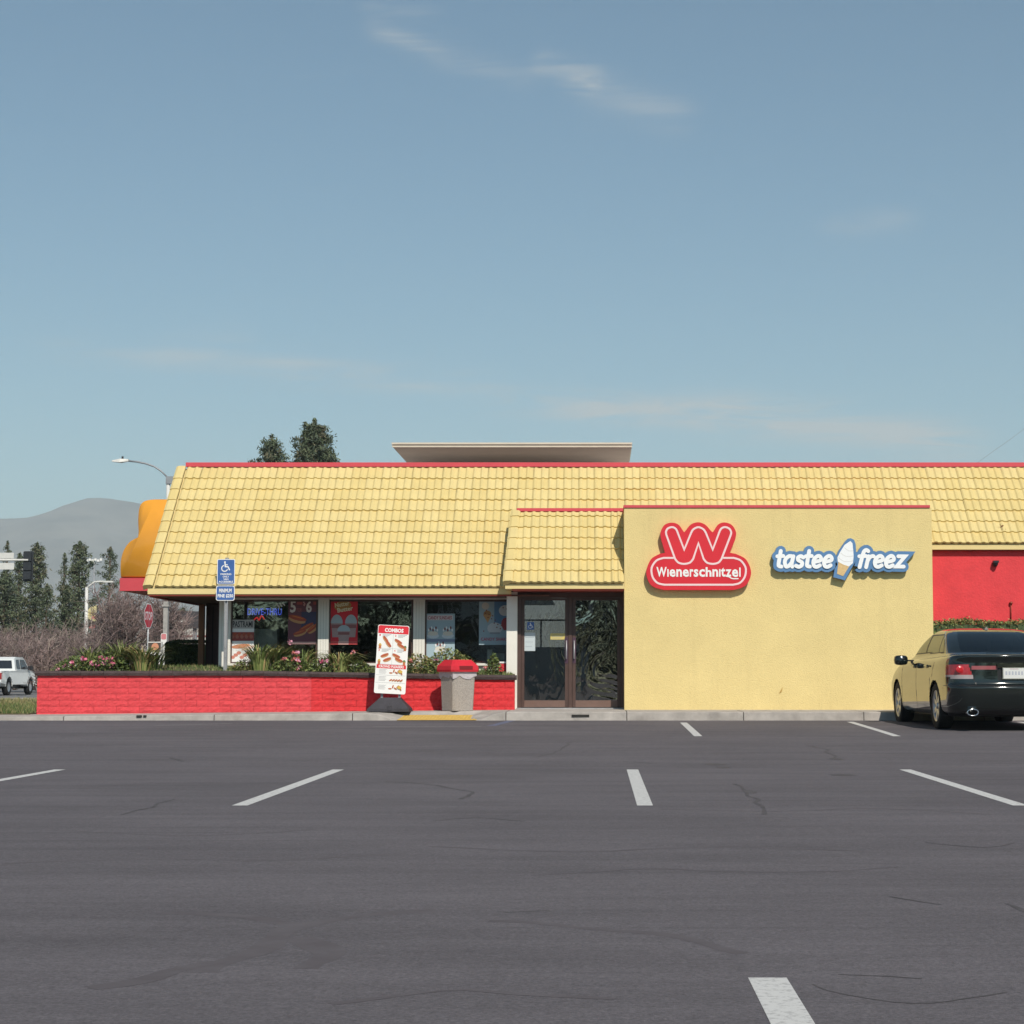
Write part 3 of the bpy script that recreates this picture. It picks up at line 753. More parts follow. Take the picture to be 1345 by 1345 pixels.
# doors
DY = 34.22
DZ0, DZ1 = at(750, 929.5, DY).z, CEZ-.152
def dx(x): return at(x, 850, DY).x
mb = MB()
mb.box(dx(679.6), dx(684.5), DY-.02, DY+.10, DZ0, DZ1, BROWN); mb.box(dx(815), VIS0-.002, DY-.02, DY+.10, DZ0, DZ1, BROWN)
mb.box(dx(684.5), dx(815), DY-.02, DY+.10, DZ1-.10, DZ1, BROWN); mb.box(dx(746.6), dx(751.6), DY-.01, DY+.09, DZ0, DZ1-.10, BROWN)
mb.build('door_frame', rest)
mb = MB(); mb.box(dx(679), VIS0-.002, DY-.12, DY+.16, DZ0-.03, DZ0-.002, STEEL); mb.build('threshold', rest)
for i, (x0, x1, g) in enumerate(((684.8, 746.2, DGLASS), (752, 814.8, DGLASS2))):
    a, b = dx(x0), dx(x1); st = .055; zb = DZ0+.13; zt = DZ1-.145; mb = MB()
    mb.box(a, a+st, DY, DY+.05, DZ0+.01, DZ1-.105, BROWN); mb.box(b-st, b, DY, DY+.05, DZ0+.01, DZ1-.105, BROWN)
    mb.box(a+st, b-st, DY, DY+.05, DZ0+.01, zb, mat('brown_kick_rail', (.17, .105, .085), .4, .1, 6)); mb.box(a+st, b-st, DY, DY+.05, zt, DZ1-.105, BROWN)
    d = mb.build('door', rest); mb = MB(); mb.box(a+st, b-st, DY+.02, DY+.03, zb, zt, g); mb.build('pane', d)
    mb = MB(); hx = b-.03 if i == 0 else a+.03; hz = (DZ0+DZ1)/2
    mb.tube([(hx, DY, hz-.16), (hx, DY-.05, hz-.16), (hx, DY-.05, hz+.16), (hx, DY, hz+.16)], .012, STEEL); mb.box(hx-.03, hx+.03, DY-.006, DY-.001, hz-.24, hz+.22, mat('purple_push_plate', (.07, .035, .06), .5)); mb.build('handle', d)
# inside
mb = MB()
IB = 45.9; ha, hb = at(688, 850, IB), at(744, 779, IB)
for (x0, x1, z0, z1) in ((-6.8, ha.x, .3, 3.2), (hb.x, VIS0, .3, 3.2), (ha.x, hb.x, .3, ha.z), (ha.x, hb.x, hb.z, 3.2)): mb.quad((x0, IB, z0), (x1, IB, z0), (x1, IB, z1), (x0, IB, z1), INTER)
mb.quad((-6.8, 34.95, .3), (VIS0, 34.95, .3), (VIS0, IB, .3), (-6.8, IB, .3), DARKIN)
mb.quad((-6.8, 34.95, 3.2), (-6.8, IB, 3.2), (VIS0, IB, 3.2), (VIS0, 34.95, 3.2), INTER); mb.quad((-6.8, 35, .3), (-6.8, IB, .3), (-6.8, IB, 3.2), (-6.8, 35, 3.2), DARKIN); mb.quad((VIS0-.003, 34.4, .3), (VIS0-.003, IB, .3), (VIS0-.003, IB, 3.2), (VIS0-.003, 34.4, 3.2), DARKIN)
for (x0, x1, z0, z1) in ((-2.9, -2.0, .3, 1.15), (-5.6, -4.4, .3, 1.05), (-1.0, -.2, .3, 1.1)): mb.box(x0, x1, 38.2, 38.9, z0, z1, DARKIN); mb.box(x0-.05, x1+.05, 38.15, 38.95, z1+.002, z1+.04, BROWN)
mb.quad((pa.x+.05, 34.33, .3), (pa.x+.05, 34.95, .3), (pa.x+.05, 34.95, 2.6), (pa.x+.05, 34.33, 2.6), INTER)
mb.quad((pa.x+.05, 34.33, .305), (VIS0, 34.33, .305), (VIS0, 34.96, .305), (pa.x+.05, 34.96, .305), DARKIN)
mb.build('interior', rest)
# brown side bay and post at the left
a, b = at(270, 850, 37.6), at(292, 850, 36.9)
mb = MB(); mb.box(a.x, -6.99, 37.6, 38.68, .2, zf0-.031, mat('dark_brown_siding', (.075, .04, .035), .8, .2, 4))
for q in range(3): mb.box(a.x+.13+q*.17, a.x+.145+q*.17, 37.588, 37.599, .2, zf0-.1, mat('siding_groove', (.03, .018, .016), .9))
mb.box(-7.0, -6.8, 34.99, 37.59, .2, zf0-.031, mat('dark_brown_siding', (.075, .04, .035), .8, .2, 4)); mb.build('side_bay', rest)
a, b = at(261.5, 850, 37.6), at(268.5, 850, 37.6)
mb = MB(); mb.box(a.x, b.x, 37.5, 37.62, .9, zf0-.051, WOOD); mb.build('post', rest)
# orange rounded roof sign on the far left side
def prof(pts, Y): return [(at(x, y, Y).x, at(x, y, Y).z) for x, y in pts]
OY = 37.2
mb = MB(); op = prof([(260, 760), (163, 760)]+smooth_path([(162.6, 752), (163.2, 738), (167.5, 724), (175.5, 713.5), (186.2, 707.5)], False, 6)+smooth_path([(187.0, 700), (186.4, 684), (188, 668), (192.5, 660.5), (202, 657.5), (216, 657)], False, 6)+[(262, 657.5)], OY)
n = len(op); vs = []
cx = sum(p[0] for p in op)/n; cz = sum(p[1] for p in op)/n
lay = [(0, .965), (.02, .982), (.06, .995), (.12, 1.0), (3.0, 1.0), (3.2, .97)]
for yy, s_c in lay: vs += [(cx+(p[0]-cx)*s_c, OY-.3+yy, cz+(p[1]-cz)*s_c) for p in op]
fs = [tuple(range(n))] if False else []
for l in range(len(lay)-1):
    for i in range(n): fs.append((l*n+i, l*n+(i+1) % n, (l+1)*n+(i+1) % n, (l+1)*n+i))
fs.append(tuple(range(n-1, -1, -1)))
mb.add(vs, [f[::-1] for f in fs], ORANGE, True); osn = mb.build('rounded_roof_sign', rest); osn['label'] = 'glossy orange rounded roof shape with red base band'
a, b = at(162.5, 777, OY), at(240, 760.3, OY)
mb = MB(); mb.box(a.x, b.x, OY-.32, OY+2.7, a.z, b.z, REDP); mb.build('base_band', osn)
# rooftop canopy
KY = 37.0
ka, kb = at(516, 587.6, KY), at(829, 581.6, KY)
mb = MB(); mb.box(ka.x, kb.x, KY, 39.9, ka.z+.003, ka.z+.05, TAUPE); rc = mb.build('rooftop_canopy', rest)
mb = MB(); mb.box(ka.x-.015, kb.x+.015, KY-.03, KY-.001, ka.z, (ka.z*.45+kb.z*.55)-.012, CREAM); mb.box(ka.x-.02, kb.x+.02, KY-.05, 39.95, (ka.z*.45+kb.z*.55)+.003, kb.z, CREAM); mb.build('canopy_fascia', rc)
mb = MB(); mb.box(ka.x+.08, at(811, 600, 39.8).x, 39.72, 40.5, 4.2, ka.z+.001, PALEM); mb.build('plinth_wall', rc)
# fittings on the red wall
p = at(1307, 741, 34.97); mb = MB(); mb.lathe([(.0, -.09), (.035, -.09), (.042, -.03), (.05, -.005), (.05, 0)], BLACKP, 14, 'Z'); 
for i, v in enumerate(mb.v): mb.v[i] = Vector((p.x+v.x, p.y+v.z*1.1, p.z+v.y-.0))
mb.box(p.x-.05, p.x+.05, p.y-.12, p.y-.02, p.z+.02, p.z+.06, BLACKP); mb.build('wall_lamp', rest)
p = at(1328, 815, 34.95); p2 = at(1328, 793, 34.95); mb = MB(); mb.tube([p, p2], .011, RBROWN); mb.lathe([(.0, .05), (.03, .03), (.035, 0), (.0, 0)], RBROWN, 10, 'Z', (p2.x, p2.y, p2.z)); mb.build('vent_pipe', rest)
# stray marks on the roof: dead leaves caught on the tiles
LEAFD = mat('dry_leaf', (.22, .09, .04), .9, .3, 20)
for (x, y, t) in ((351, 749, .14), (526, 748, .14), (1318, 697, .46), (1313, 694, .48)):
    p = at(x, y, EY+(RY-EY)*t); mb = MB()
    for q in range(5):
        d = Vector((rnd.uniform(-.07, .07), 0, rnd.uniform(-.08, .08))); mb.add([p+Vector((0, -.06, 0)), p+d+Vector((.015, -.08, .01)), p+d+Vector((0, -.07, .03))], [(0, 1, 2)], LEAFD)
    tag(mb.build('twig'), {351: 'small dry twig caught on the roof above the first window', 526: 'small dry twig caught on the roof above the middle window', 1318: 'dry forked twig lying on the roof tiles at the far right', 1313: 'dry leaf beside the forked twig on the right roof'}[x], 'twig')
p = at(1023, 911, 33.49); mb = MB(); mb.add([p, p+Vector((.05, 0, .03)), p+Vector((.07, 0, .12)), p+Vector((.03, 0, .05))], [(0, 1, 2, 3)], mat('wall_scuff', (.45, .28, .08), .9)); mb.build('scuff_mark', rest)

# ------------------------------------------------------------------ wall signs
SY = 33.5
def zs(x, y, o, k): return (o[0]+x/k, o[1]+y/k)
Z5 = lambda pts, Y: [(lambda q: (q.x, q.z))(at(840+x/8.406, 670+y/8.406, Y)) for x, y in pts]
SIGNR = mat('sign_red_acrylic', (.66, .028, .042), .35, .06, 1.0); SIGNRS = mat('sign_red_return', (.62, .05, .06), .5)
SIGNP = mat('sign_pink_line', (.85, .62, .62), .4)
s1 = thing('wall_sign', 'red rounded sign with big outlined W over white lettering on yellow wall', 'sign', at(917, 775, SY))
F = SY-.135
outer = smooth_path([(270, 882), (130, 830), (75, 690), (125, 545), (225, 482)], False, 6)+[(282, 470)]+smooth_path([(240, 330), (232, 245), (275, 165), (352, 138), (430, 160), (480, 228)], False, 5)+[(494, 244)]+\
    smooth_path([(510, 225), (565, 160), (645, 134), (725, 160), (785, 225)], False, 5)+[(806, 244)]+smooth_path([(822, 228), (870, 158), (940, 136), (1020, 165), (1066, 245), (1055, 330)], False, 5)+[(995, 470)]+\
    smooth_path([(1060, 482), (1175, 545), (1232, 690), (1175, 830), (1040, 882)], False, 6)
mb = MB(); mb.prism(Z5(outer, F), F, SY-.003, SIGNR, SIGNRS); mb.build('sign_cabinet', s1)
wpath = [(295, 270)]+smooth_path([(291, 240), (310, 205), (357, 188), (395, 202), (415, 232)], False, 5)+[(493, 436)]+smooth_path([(570, 250), (595, 212), (650, 189), (705, 212), (732, 250)], False, 5)+[(808, 436)]+\
    smooth_path([(885, 232), (905, 202), (945, 188), (990, 205), (1012, 245), (1005, 280)], False, 5)+smooth_path([(905, 540), (870, 580), (808, 594), (745, 580), (708, 540)], False, 5)+[(650, 366)]+\
    smooth_path([(592, 540), (555, 580), (490, 594), (430, 580), (393, 540)], False, 5)
mb = MB(); mb.ribbon(Z5(wpath, F), .017, F-.004, SIGNP, closed=True)
st = [(372, 528)]+smooth_path([(265, 528), (190, 555), (140, 620), (132, 680), (150, 750), (200, 805), (275, 824)], False, 5)+smooth_path([(1030, 824), (1105, 805), (1155, 750), (1174, 680), (1165, 620), (1115, 555), (1040, 528)], False, 5)+[(930, 528)]
mb.ribbon(Z5(st, F), .017, F-.0045, SIGNP); mb.build('sign_outline', s1)
mb = MB(); q = Z5([(186, 738), (1122, 632)], F)
xs_ = [186, 298, 352, 432, 500, 566, 618, 672, 752, 820, 884, 918, 968, 1030, 1096, 1124]
for ch, (x0, x1, y0, y1) in zip("Wienerschnitzel", [(186, 300, 628, 736), (306, 322, 652, 736), (330, 398, 652, 738), (406, 468, 652, 736), (476, 546, 652, 738), (554, 594, 652, 736), (598, 650, 652, 738), (656, 722, 652, 738), (730, 794, 630, 736), (804, 868, 652, 736),
                                              (878, 894, 652, 736), (898, 948, 634, 736), (952, 1014, 654, 734), (1020, 1090, 652, 740), (1100, 1116, 634, 736)]):
    a_, b_ = Z5([(x0, y1), (x1, y0)], F)
    if ch == 'i': rect(mb, a_[0], b_[0], a_[1], b_[1], F-.005, PW)
    elif ch == 'l': rect(mb, a_[0], b_[0], a_[1], b_[1], F-.005, PW)
    else: text(mb, ch, a_[0], b_[0], a_[1], b_[1], F-.005, PW, .03)
mb.ribbon(Z5(smooth_path([(952, 728), (990, 738), (1025, 756), (1088, 757)], False, 4), F), .010, F-.0055, PW); mb.build('sign_lettering', s1)

s2 = thing('wall_sign', 'blue edged sign of white italic letters with an ice cream cone', 'sign', at(1105, 770, SY))
Z6 = lambda pts, Y: [(lambda q: (q.x, q.z))(at(1000+x/6.405, 690+y/6.405, Y)) for x, y in pts]
GL = {'t': ([[(.25, 1.42), (.22, .32), (.30, .10), (.52, .05)], [(.0, .95), (.55, .98)]], .70), 'a': ([[(.78, .9), (.62, .96), (.38, .95), (.12, .72), (.08, .40), (.25, .06), (.5, .12), (.74, .42)], [(.80, .95), (.74, .3), (.84, .04)]], 1.08),
      's': ([[(.66, .84), (.42, .96), (.18, .84), (.22, .62), (.42, .52), (.62, .38), (.60, .14), (.36, .03), (.08, .12)]], .88),
      'e': ([[(.14, .46), (.66, .56), (.76, .74), (.62, .94), (.42, .97), (.16, .76), (.08, .42), (.22, .10), (.48, .03), (.74, .16)]], 1.0),
      'f': ([[(.80, 1.40), (.60, 1.50), (.42, 1.36), (.34, 1.0), (.22, 0)], [(.06, .95), (.66, .98)]], .74), 'r': ([[(.16, .95), (.08, 0)], [(.14, .58), (.28, .86), (.52, .97), (.62, .94)]], .72),
      'z': ([[(.14, .95), (.76, .95), (.10, .05), (.76, .05)]], 1.0)}
BLUE = mat('sign_blue', (.105, .225, .42), .4, .06, 2.0); BLUES = mat('sign_blue_return', (.20, .27, .38), .5)
SW = mat('sign_white_letter', (.86, .87, .88), .4)
F2 = SY-.125
strokes = []
for wi_, (word, X0, X1, zb) in enumerate( (('tastee', 128, 590, 352), ('freez', 812, 1205, 352))):
    adv = sum(GL[c][1] for c in word[:-1])+.78; xh = 96; k = (X1-X0)/adv; x = 0
    for c in word:
        for stp in GL[c][0]:
            sh = [(X0+(x+p[0])*k+(p[1]-.5)*14, zb-p[1]*xh) for p in stp]
            if c != 'z' and len(sh) > 2: sh = smooth_path(sh, False, 5)
            strokes.append((Z6(sh, F2), c, wi_))
        x += GL[c][1]
mb = MB()
for i, (p, c, wi) in enumerate(strokes): mb.ribbon(p[::2]+[p[-1]] if len(p) > 8 else p, .092, F2+.0006*(i % 9), BLUE, depth=.115, creep=.00012)
co = Z6([(752, 108), (780, 122), (794, 160), (800, 290), (748, 380), (704, 462), (606, 436), (616, 370), (640, 330), (622, 285), (650, 215), (706, 135), (728, 112)], F2)
mb.prism(co, F2-.002, SY-.003, BLUE, BLUES); mb.build('sign_cabinet', s2)
for wd_ in (0, 1):
    mb = MB()
    for i, (p, c, wi) in enumerate(strokes):
        if wi == wd_: mb.ribbon(p, .034, F2-.006-.0016*(i % 5), SW, creep=.0002)
    mb.build('sign_lettering', s2)
mb = MB()
poly(mb, Z6([(748, 132), (766, 150), (772, 200), (776, 262), (770, 318), (738, 346), (690, 330), (642, 305), (640, 270), (664, 222), (700, 165)], F2), F2-.008, SW)
for pp in ([(700, 190), (735, 215), (768, 215)], [(668, 235), (715, 262), (772, 258)], [(648, 272), (700, 305), (768, 300)]): mb.ribbon(Z6(smooth_path(pp, False, 4), F2), .006, F2-.0085, mat('cone_shade', (.70, .69, .68), .6))
poly(mb, Z6([(648, 306), (738, 347), (688, 428), (636, 408)], F2), F2-.0075, mat('cone_wafer', (.66, .46, .22), .6, .15, 30)); mb.build('cone_emblem', s2)

# ------------------------------------------------------------------ flat print helpers and posters
SAUS, BUN, FRY, GREEN_, PINKB = flat((.40, .07, .035)), flat((.55, .27, .11)), flat((.62, .40, .08)), flat((.12, .22, .06)), flat((.72, .40, .36))
def hotdog(mb, cx, cz, ln, y, rot):
    c, s = math.cos(rot), math.sin(rot)
    disc(mb, cx-.12*ln*-s, cz-.12*ln*c, ln*.55, ln*.2, y, BUN, 14, rot); disc(mb, cx, cz, ln*.58, ln*.15, y-.0006, SAUS, 14, rot)
    disc(mb, cx+.05*ln*-s, cz+.05*ln*c, ln*.4, ln*.04, y-.0012, flat((.60, .16, .04)), 10, rot)
PY = WY+.083
def poster(label, x0, y0, x1, y1, bgm, fn, Y=PY, name='poster', cat='poster'):
    a, b = at(x0, y1, Y), at(x1, y0, Y)
    t = thing(name, label, cat, (a.x, Y, a.z)); mb = MB(); mb.box(a.x, b.x, Y, Y+.004, a.z, b.z, bgm); mb.build('sheet', t)
    W, H = b.x-a.x, b.z-a.z; mb = MB()
    fn(mb, lambda u: a.x+u*W, lambda v: a.z+v*H, Y-.0015, W, H); mb.build('print', t)
    return t
def p_pastrami(mb, X, Z, y, W, H):
    rect(mb, X(0), X(1), Z(.80), Z(1), y, flat((.45, .42, .40))); text(mb, 'PASTRAMI', X(.08), X(.94), Z(.83), Z(.97), y-.0006, PK, .02)
    rect(mb, X(0), X(1), Z(.52), Z(.72), y, flat((.30, .06, .05)))
    for q in range(9): disc(mb, X(.08+.1*q), Z(.62+.05*(q % 2)), W*.08, H*.05, y-.0006-.0002*q, SAUS if q % 2 else flat((.42, .14, .09)), 8)
    disc(mb, X(.45), Z(.40), W*.42, H*.05, y-.003, flat((.60, .25, .14)), 10, .1); disc(mb, X(.75), Z(.36), W*.3, H*.04, y-.0032, flat((.72, .50, .42)), 10, .3)
    for q in range(7): disc(mb, X(.1+.13*q), Z(.15+.05*(q % 3)), W*.1, H*.04, y-.0006-.0002*q, flat((.62, .24, .18)), 8)
poster('white poster headed PASTRAMI in the left corner of the first window', 302.5, 814, 334, 872, PW, p_pastrami)
DPUR = flat((.17, .055, .075))
def p_five(mb, X, Z, y, W, H):
    rect(mb, X(.45), X(1), Z(.30), Z(.72), y, flat((.055, .05, .11)))
    text(mb, '5', X(.06), X(.26), Z(.70), Z(.97), y-.0006, flat((.70, .62, .58)), .03); text(mb, '6', X(.60), X(.80), Z(.70), Z(.97), y-.0006, flat((.70, .62, .58)), .03)
    text(mb, '$', X(.50), X(.58), Z(.84), Z(.97), y-.0006, PINKB); rect(mb, X(.29), X(.48), Z(.88), Z(.94), y-.0006, flat((.45, .10, .09)))
    text(mb, 'FOR', X(.29), X(.46), Z(.72), Z(.80), y-.0006, flat((.45, .14, .13))); rect(mb, X(.85), X(.97), Z(.88), Z(.96), y-.0006, flat((.45, .10, .09)))
    hotdog(mb, X(.32), Z(.58), W*.55, y-.001, -.25); hotdog(mb, X(.62), Z(.38), W*.48, y-.0035, .5); hotdog(mb, X(.84), Z(.36), W*.42, y-.006, .7); hotdog(mb, X(.40), Z(.26), W*.4, y-.0085, .3)
    rect(mb, X(0), X(1), Z(0), Z(.05), y-.001, PINKB)
poster('dark purple poster with large 5 and 6 above hot dogs', 378, 787, 417.5, 846, DPUR, p_five)
CUP, CUPD = flat((.40, .46, .50)), flat((.28, .10, .10))
def cup(mb, cx, z0, wd, ht, y):
    poly(mb, [(cx-wd*.38, z0), (cx+wd*.38, z0), (cx+wd*.5, z0+ht*.62), (cx-wd*.5, z0+ht*.62)], y, flat((.42, .28, .27)))
    rect(mb, cx-wd*.45, cx+wd*.45, z0+ht*.40, z0+ht*.56, y-.0004, CUPD)
    poly(mb, [(cx+math.cos(math.pi*k/10)*wd*.52, z0+ht*.62+math.sin(math.pi*k/10)*ht*.38) for k in range(11)], y-.0002, CUP)
def p_nutter(mb, X, Z, y, W, H):
    disc(mb, X(.45), Z(.85), W*.32, H*.11, y, flat((.45, .22, .06)), 14, .15)
    mb.tf = Matrix.Translation((X(.45), 0, Z(.84))) @ Matrix.Rotation(-.16, 4, 'Y'); 
    text(mb, 'Nutter', -W*.28, W*.26, 0, H*.10, y-.0006, flat((.75, .70, .48)), .03); text(mb, 'Butter', -W*.22, W*.36, -H*.12, -H*.02, y-.0006, flat((.75, .70, .48)), .03); mb.tf = None
    cup(mb, X(.24), Z(.16), W*.42, H*.50, y-.001); cup(mb, X(.76), Z(.16), W*.42, H*.50, y-.002); cup(mb, X(.5), Z(.07), W*.46, H*.36, y-.003)
    rect(mb, X(0), X(1), Z(0), Z(.075), y-.0008, flat((.66, .08, .08))); rect(mb, X(.30), X(.68), Z(.0), Z(.07), y-.004, PINKB)
poster('red poster with three dessert cups beside the second window column', 433.5, 787, 470, 846.5, PR, p_nutter)
LBLUE = flat((.36, .47, .53))
def p_sundae(mb, X, Z, y, W, H):
    rect(mb, X(.04), X(.93), Z(.86), Z(.965), y, flat((.66, .60, .60))); text(mb, 'CANDY SUNDAES', X(.08), X(.90), Z(.875), Z(.95), y-.0006, flat((.38, .03, .06)), .02)
    for cx, cz in ((.25, .62), (.76, .62), (.5, .30)):
        disc(mb, X(cx), Z(cz-.09), W*.21, H*.06, y-.0004, flat((.62, .66, .70)), 12); disc(mb, X(cx), Z(cz-.04), W*.18, H*.05, y-.0008, flat((.70, .64, .55)), 12)
        for q in range(7): disc(mb, X(cx+(q-3)*.05), Z(cz+.03+.025*(q % 3)), W*.03, H*.035, y-.0012-.0002*q, flat((.20, .05, .05)) if q % 2 else PW, 6)
    rect(mb, X(0), X(1), Z(.40), Z(.46), y-.0002, flat((.22, .25, .36)))
poster('pale blue CANDY SUNDAES poster in the third window above the bushes', 559, 806, 597.5, 868, LBLUE, p_sundae)
def p_shake(mb, X, Z, y, W, H):
    rect(mb, X(.48), X(1), Z(.45), Z(1), y, flat((.12, .24, .40))); text(mb, 'CANDY SHAKES', X(.06), X(.97), Z(.09), Z(.16), y-.0006, flat((.45, .05, .10)), .02)
    disc(mb, X(.2), Z(.85), W*.12, H*.08, y-.0006, flat((.62, .56, .50))); disc(mb, X(.26), Z(.68), W*.12, H*.07, y-.0008, flat((.42, .22, .08))); poly(mb, [(X(.12), Z(.66)), (X(.40), Z(.66)), (X(.28), Z(.48))], y-.001, flat((.55, .30, .12)))
    disc(mb, X(.50), Z(.36), W*.24, H*.13, y-.0012, flat((.62, .64, .66))); disc(mb, X(.82), Z(.75), W*.2, H*.12, y-.0008, flat((.62, .62, .62))); disc(mb, X(.86), Z(.46), W*.16, H*.14, y-.001, flat((.35, .05, .06)))
    for q in range(16): disc(mb, X(.15+.75*((q*.37) % 1)), Z(.3+.55*((q*.61) % 1)), W*.025, H*.014, y-.0018-.0001*q, flat((.25, .06, .05)), 6)
    rect(mb, X(.34), X(.66), Z(.235), Z(.275), y-.0016, flat((.30, .33, .38)))
poster('blue CANDY SHAKES poster beside the white entrance post', 629, 787, 671, 847, LBLUE, p_shake)
# neon
NB = mat('neon_blue', (.1, .15, .8), .4, emit=(.10, .16, 1.0), estr=.7); NR = mat('neon_red', (.6, .02, .02), .4, emit=(1, .05, .05), estr=.6)
a, b = at(325, 808, PY+.05), at(370, 799, PY+.05); t = thing('neon_sign', 'lit blue DRIVE-THRU neon sign behind the first window', 'neon sign', (a.x, PY+.05, a.z))
mb = MB(); text(mb, 'DRIVE-THRU', a.x, b.x, a.z, b.z, PY+.05, NB, .012); mb.build('tube_lettering', t)
a, b = at(333, 815, PY+.05), at(347, 808.8, PY+.05); mb = MB(); mb.ribbon(smooth_path([(a.x, a.z), (a.x+.06, b.z-.03), (a.x+.1, a.z+.01), (b.x-.05, b.z), (b.x, a.z+.03)], False, 4), .011, PY+.05, NR); mb.build('tube_arrow', t)
mb = MB(); a, b = at(324, 816, PY+.08), at(371, 797, PY+.08); mb.box(a.x, b.x, PY+.07, PY+.09, a.z, b.z, BLACKP); mb.build('back_panel', t)
a, b = at(364, 797, PY), at(374, 788, PY); mb = MB()
for q in range(3): mb.ribbon([(a.x+.05*q, a.z+.05+.01*q), (a.x+.035+.05*q, a.z-.01+.02*q)], .012, PY, PW)
tag(mb.build('window_decal'), 'small white slanted lettering stuck high in the first window', 'decal')
# white things inside the windows
for (x0, y0, x1, y1, dpt, lab) in ((334, 826, 364, 872, .6, 'white box standing inside the first window behind the plants'), (640, 853, 646, 866, .3, 'narrow white card standing inside the third window'), (650, 858, 662, 868, .4, 'small white box inside the third window by the post')):
    a, b = at(x0, y1, PY+dpt), at(x1, y0, PY+dpt); mb = MB(); mb.box(a.x, b.x, PY+dpt, PY+dpt+.25, a.z-.3, b.z, PW)
    tag(mb.build('carton'), lab, 'box')
a, b = at(655, 886, 34.3), at(666, 869, 34.3); mb = MB(); mb.box(a.x, b.x-.01, 34.3, 34.5, a.z-.1, b.z-.03, REDB); mb.box(a.x-.01, b.x, 34.29, 34.51, b.z-.029, b.z, PW)
tag(mb.build('utility_box'), 'small red box with white lid beside the entrance post', 'box')
# door stickers
for (x0, y0, x1, y1, m, lab) in ((688.5, 831, 703, 855, flat((.52, .58, .60)), 'pale notice sheet taped inside the left entrance door'), (723, 832, 742, 840, flat((.62, .50, .16)), 'yellow strip notice on the left entrance door')):
    Yd = DY+.014; a, b = at(x0, y1, Yd), at(x1, y0, Yd); t = thing('notice', lab, 'notice', (a.x, Yd, a.z)); mb = MB(); mb.box(a.x, b.x, Yd-.002, Yd+.002, a.z, b.z, m); mb.build('sheet', t)
    mb = MB()
    for q in range(3): rect(mb, a.x+.02, b.x-.02-.02*q, b.z-(b.z-a.z)*(.25+.25*q)-.006, b.z-(b.z-a.z)*(.25+.25*q), Yd-.0035, flat((.30, .34, .38)))
    mb.build('print', t)
SBLUE = mat('sign_blue_reflective', (.055, .13, .36), .45, .08, 6)
def wheelchair(mb, cx, cz, s, y, m):
    disc(mb, cx-.06*s, cz+.43*s, .085*s, .085*s, y, m, 12)
    mb.ribbon([(cx-.05*s, cz+.32*s), (cx-.02*s, cz), (cx+.24*s, cz-.01*s), (cx+.38*s, cz-.30*s)], .055*s, y-.0004, m)
    mb.ribbon([(cx-.03*s, cz+.18*s), (cx+.18*s, cz+.17*s)], .04*s, y-.0008, m)
    mb.ribbon([(cx-.08*s+.28*s*math.cos(R(a)), cz-.16*s+.28*s*math.sin(R(a))) for a in range(110, 345, 15)], .045*s, y-.0012, m)
a, b = at(692.5, 827, DY+.014), at(701.5, 817, DY+.014); t = thing('door_sticker', 'small blue wheelchair sticker on the left entrance door', 'sticker', (a.x, DY, a.z))
mb = MB(); mb.box(a.x, b.x, DY+.011, DY+.015, a.z, b.z, SBLUE); mb.build('sheet', t); mb = MB(); wheelchair(mb, (a.x+b.x)/2, (a.z+b.z)/2, (b.x-a.x)*.85, DY+.009, PW); mb.build('print', t)

# ------------------------------------------------------------------ parking sign
QY = 33.88
pz = at(296.5, 880, QY)
t = thing('parking_sign', 'blue wheelchair parking sign on steel pole standing in the planter', 'sign', (pz.x, QY, pz.z-.1))
mb = MB(); a, b = at(293.3, 880, QY), at(300.3, 732.5, QY)
mb.box(a.x, a.x+.012, QY, QY+.05, a.z-.3, b.z, STEEL); mb.box(b.x-.012, b.x, QY, QY+.05, a.z-.3, b.z, STEEL); mb.box(a.x+.012, b.x-.012, QY+.03, QY+.05, a.z-.3, b.z, STEEL); mb.build('pole', t)
a, b = at(285, 767.6, QY), at(309, 734.4, QY); mb = MB(); mb.prism(rrect(a.x, b.x, a.z, b.z, .025), QY-.012, QY-.006, PW, STEEL); up = mb.build('sign_panel', t)
W, H = b.x-a.x, b.z-a.z; mb = MB(); poly(mb, rrect(a.x+.012, b.x-.012, a.z+.012, b.z-.012, .018), QY-.0135, SBLUE); wheelchair(mb, a.x+W*.47, a.z+H*.70, H*.42, QY-.0145, PW)
for s, x0, x1, z0, z1 in (('PARKING', .2, .8, .37, .44), ('ONLY', .32, .68, .27, .34), ('VAN', .36, .64, .17, .24), ('ACCESSIBLE', .10, .90, .07, .14)): text(mb, s, a.x+W*x0, a.x+W*x1, a.z+H*z0, a.z+H*z1, QY-.0145, PW, .03)
mb.build('print', up)
a, b = at(283.8, 789, QY), at(308.6, 769.2, QY); mb = MB(); mb.prism(rrect(a.x, b.x, a.z, b.z, .035), QY-.014, QY-.008, PW, STEEL); lo_ = mb.build('sign_panel', t)
W, H = b.x-a.x, b.z-a.z; mb = MB(); poly(mb, rrect(a.x+.012, b.x-.012, a.z+.012, b.z-.012, .03), QY-.0155, SBLUE)
text(mb, 'MINIMUM', a.x+W*.16, a.x+W*.84, a.z+H*.54, a.z+H*.80, QY-.0165, PW, .03); text(mb, 'FINE $250', a.x+W*.09, a.x+W*.92, a.z+H*.18, a.z+H*.44, QY-.0165, PW, .03); mb.build('print', lo_)

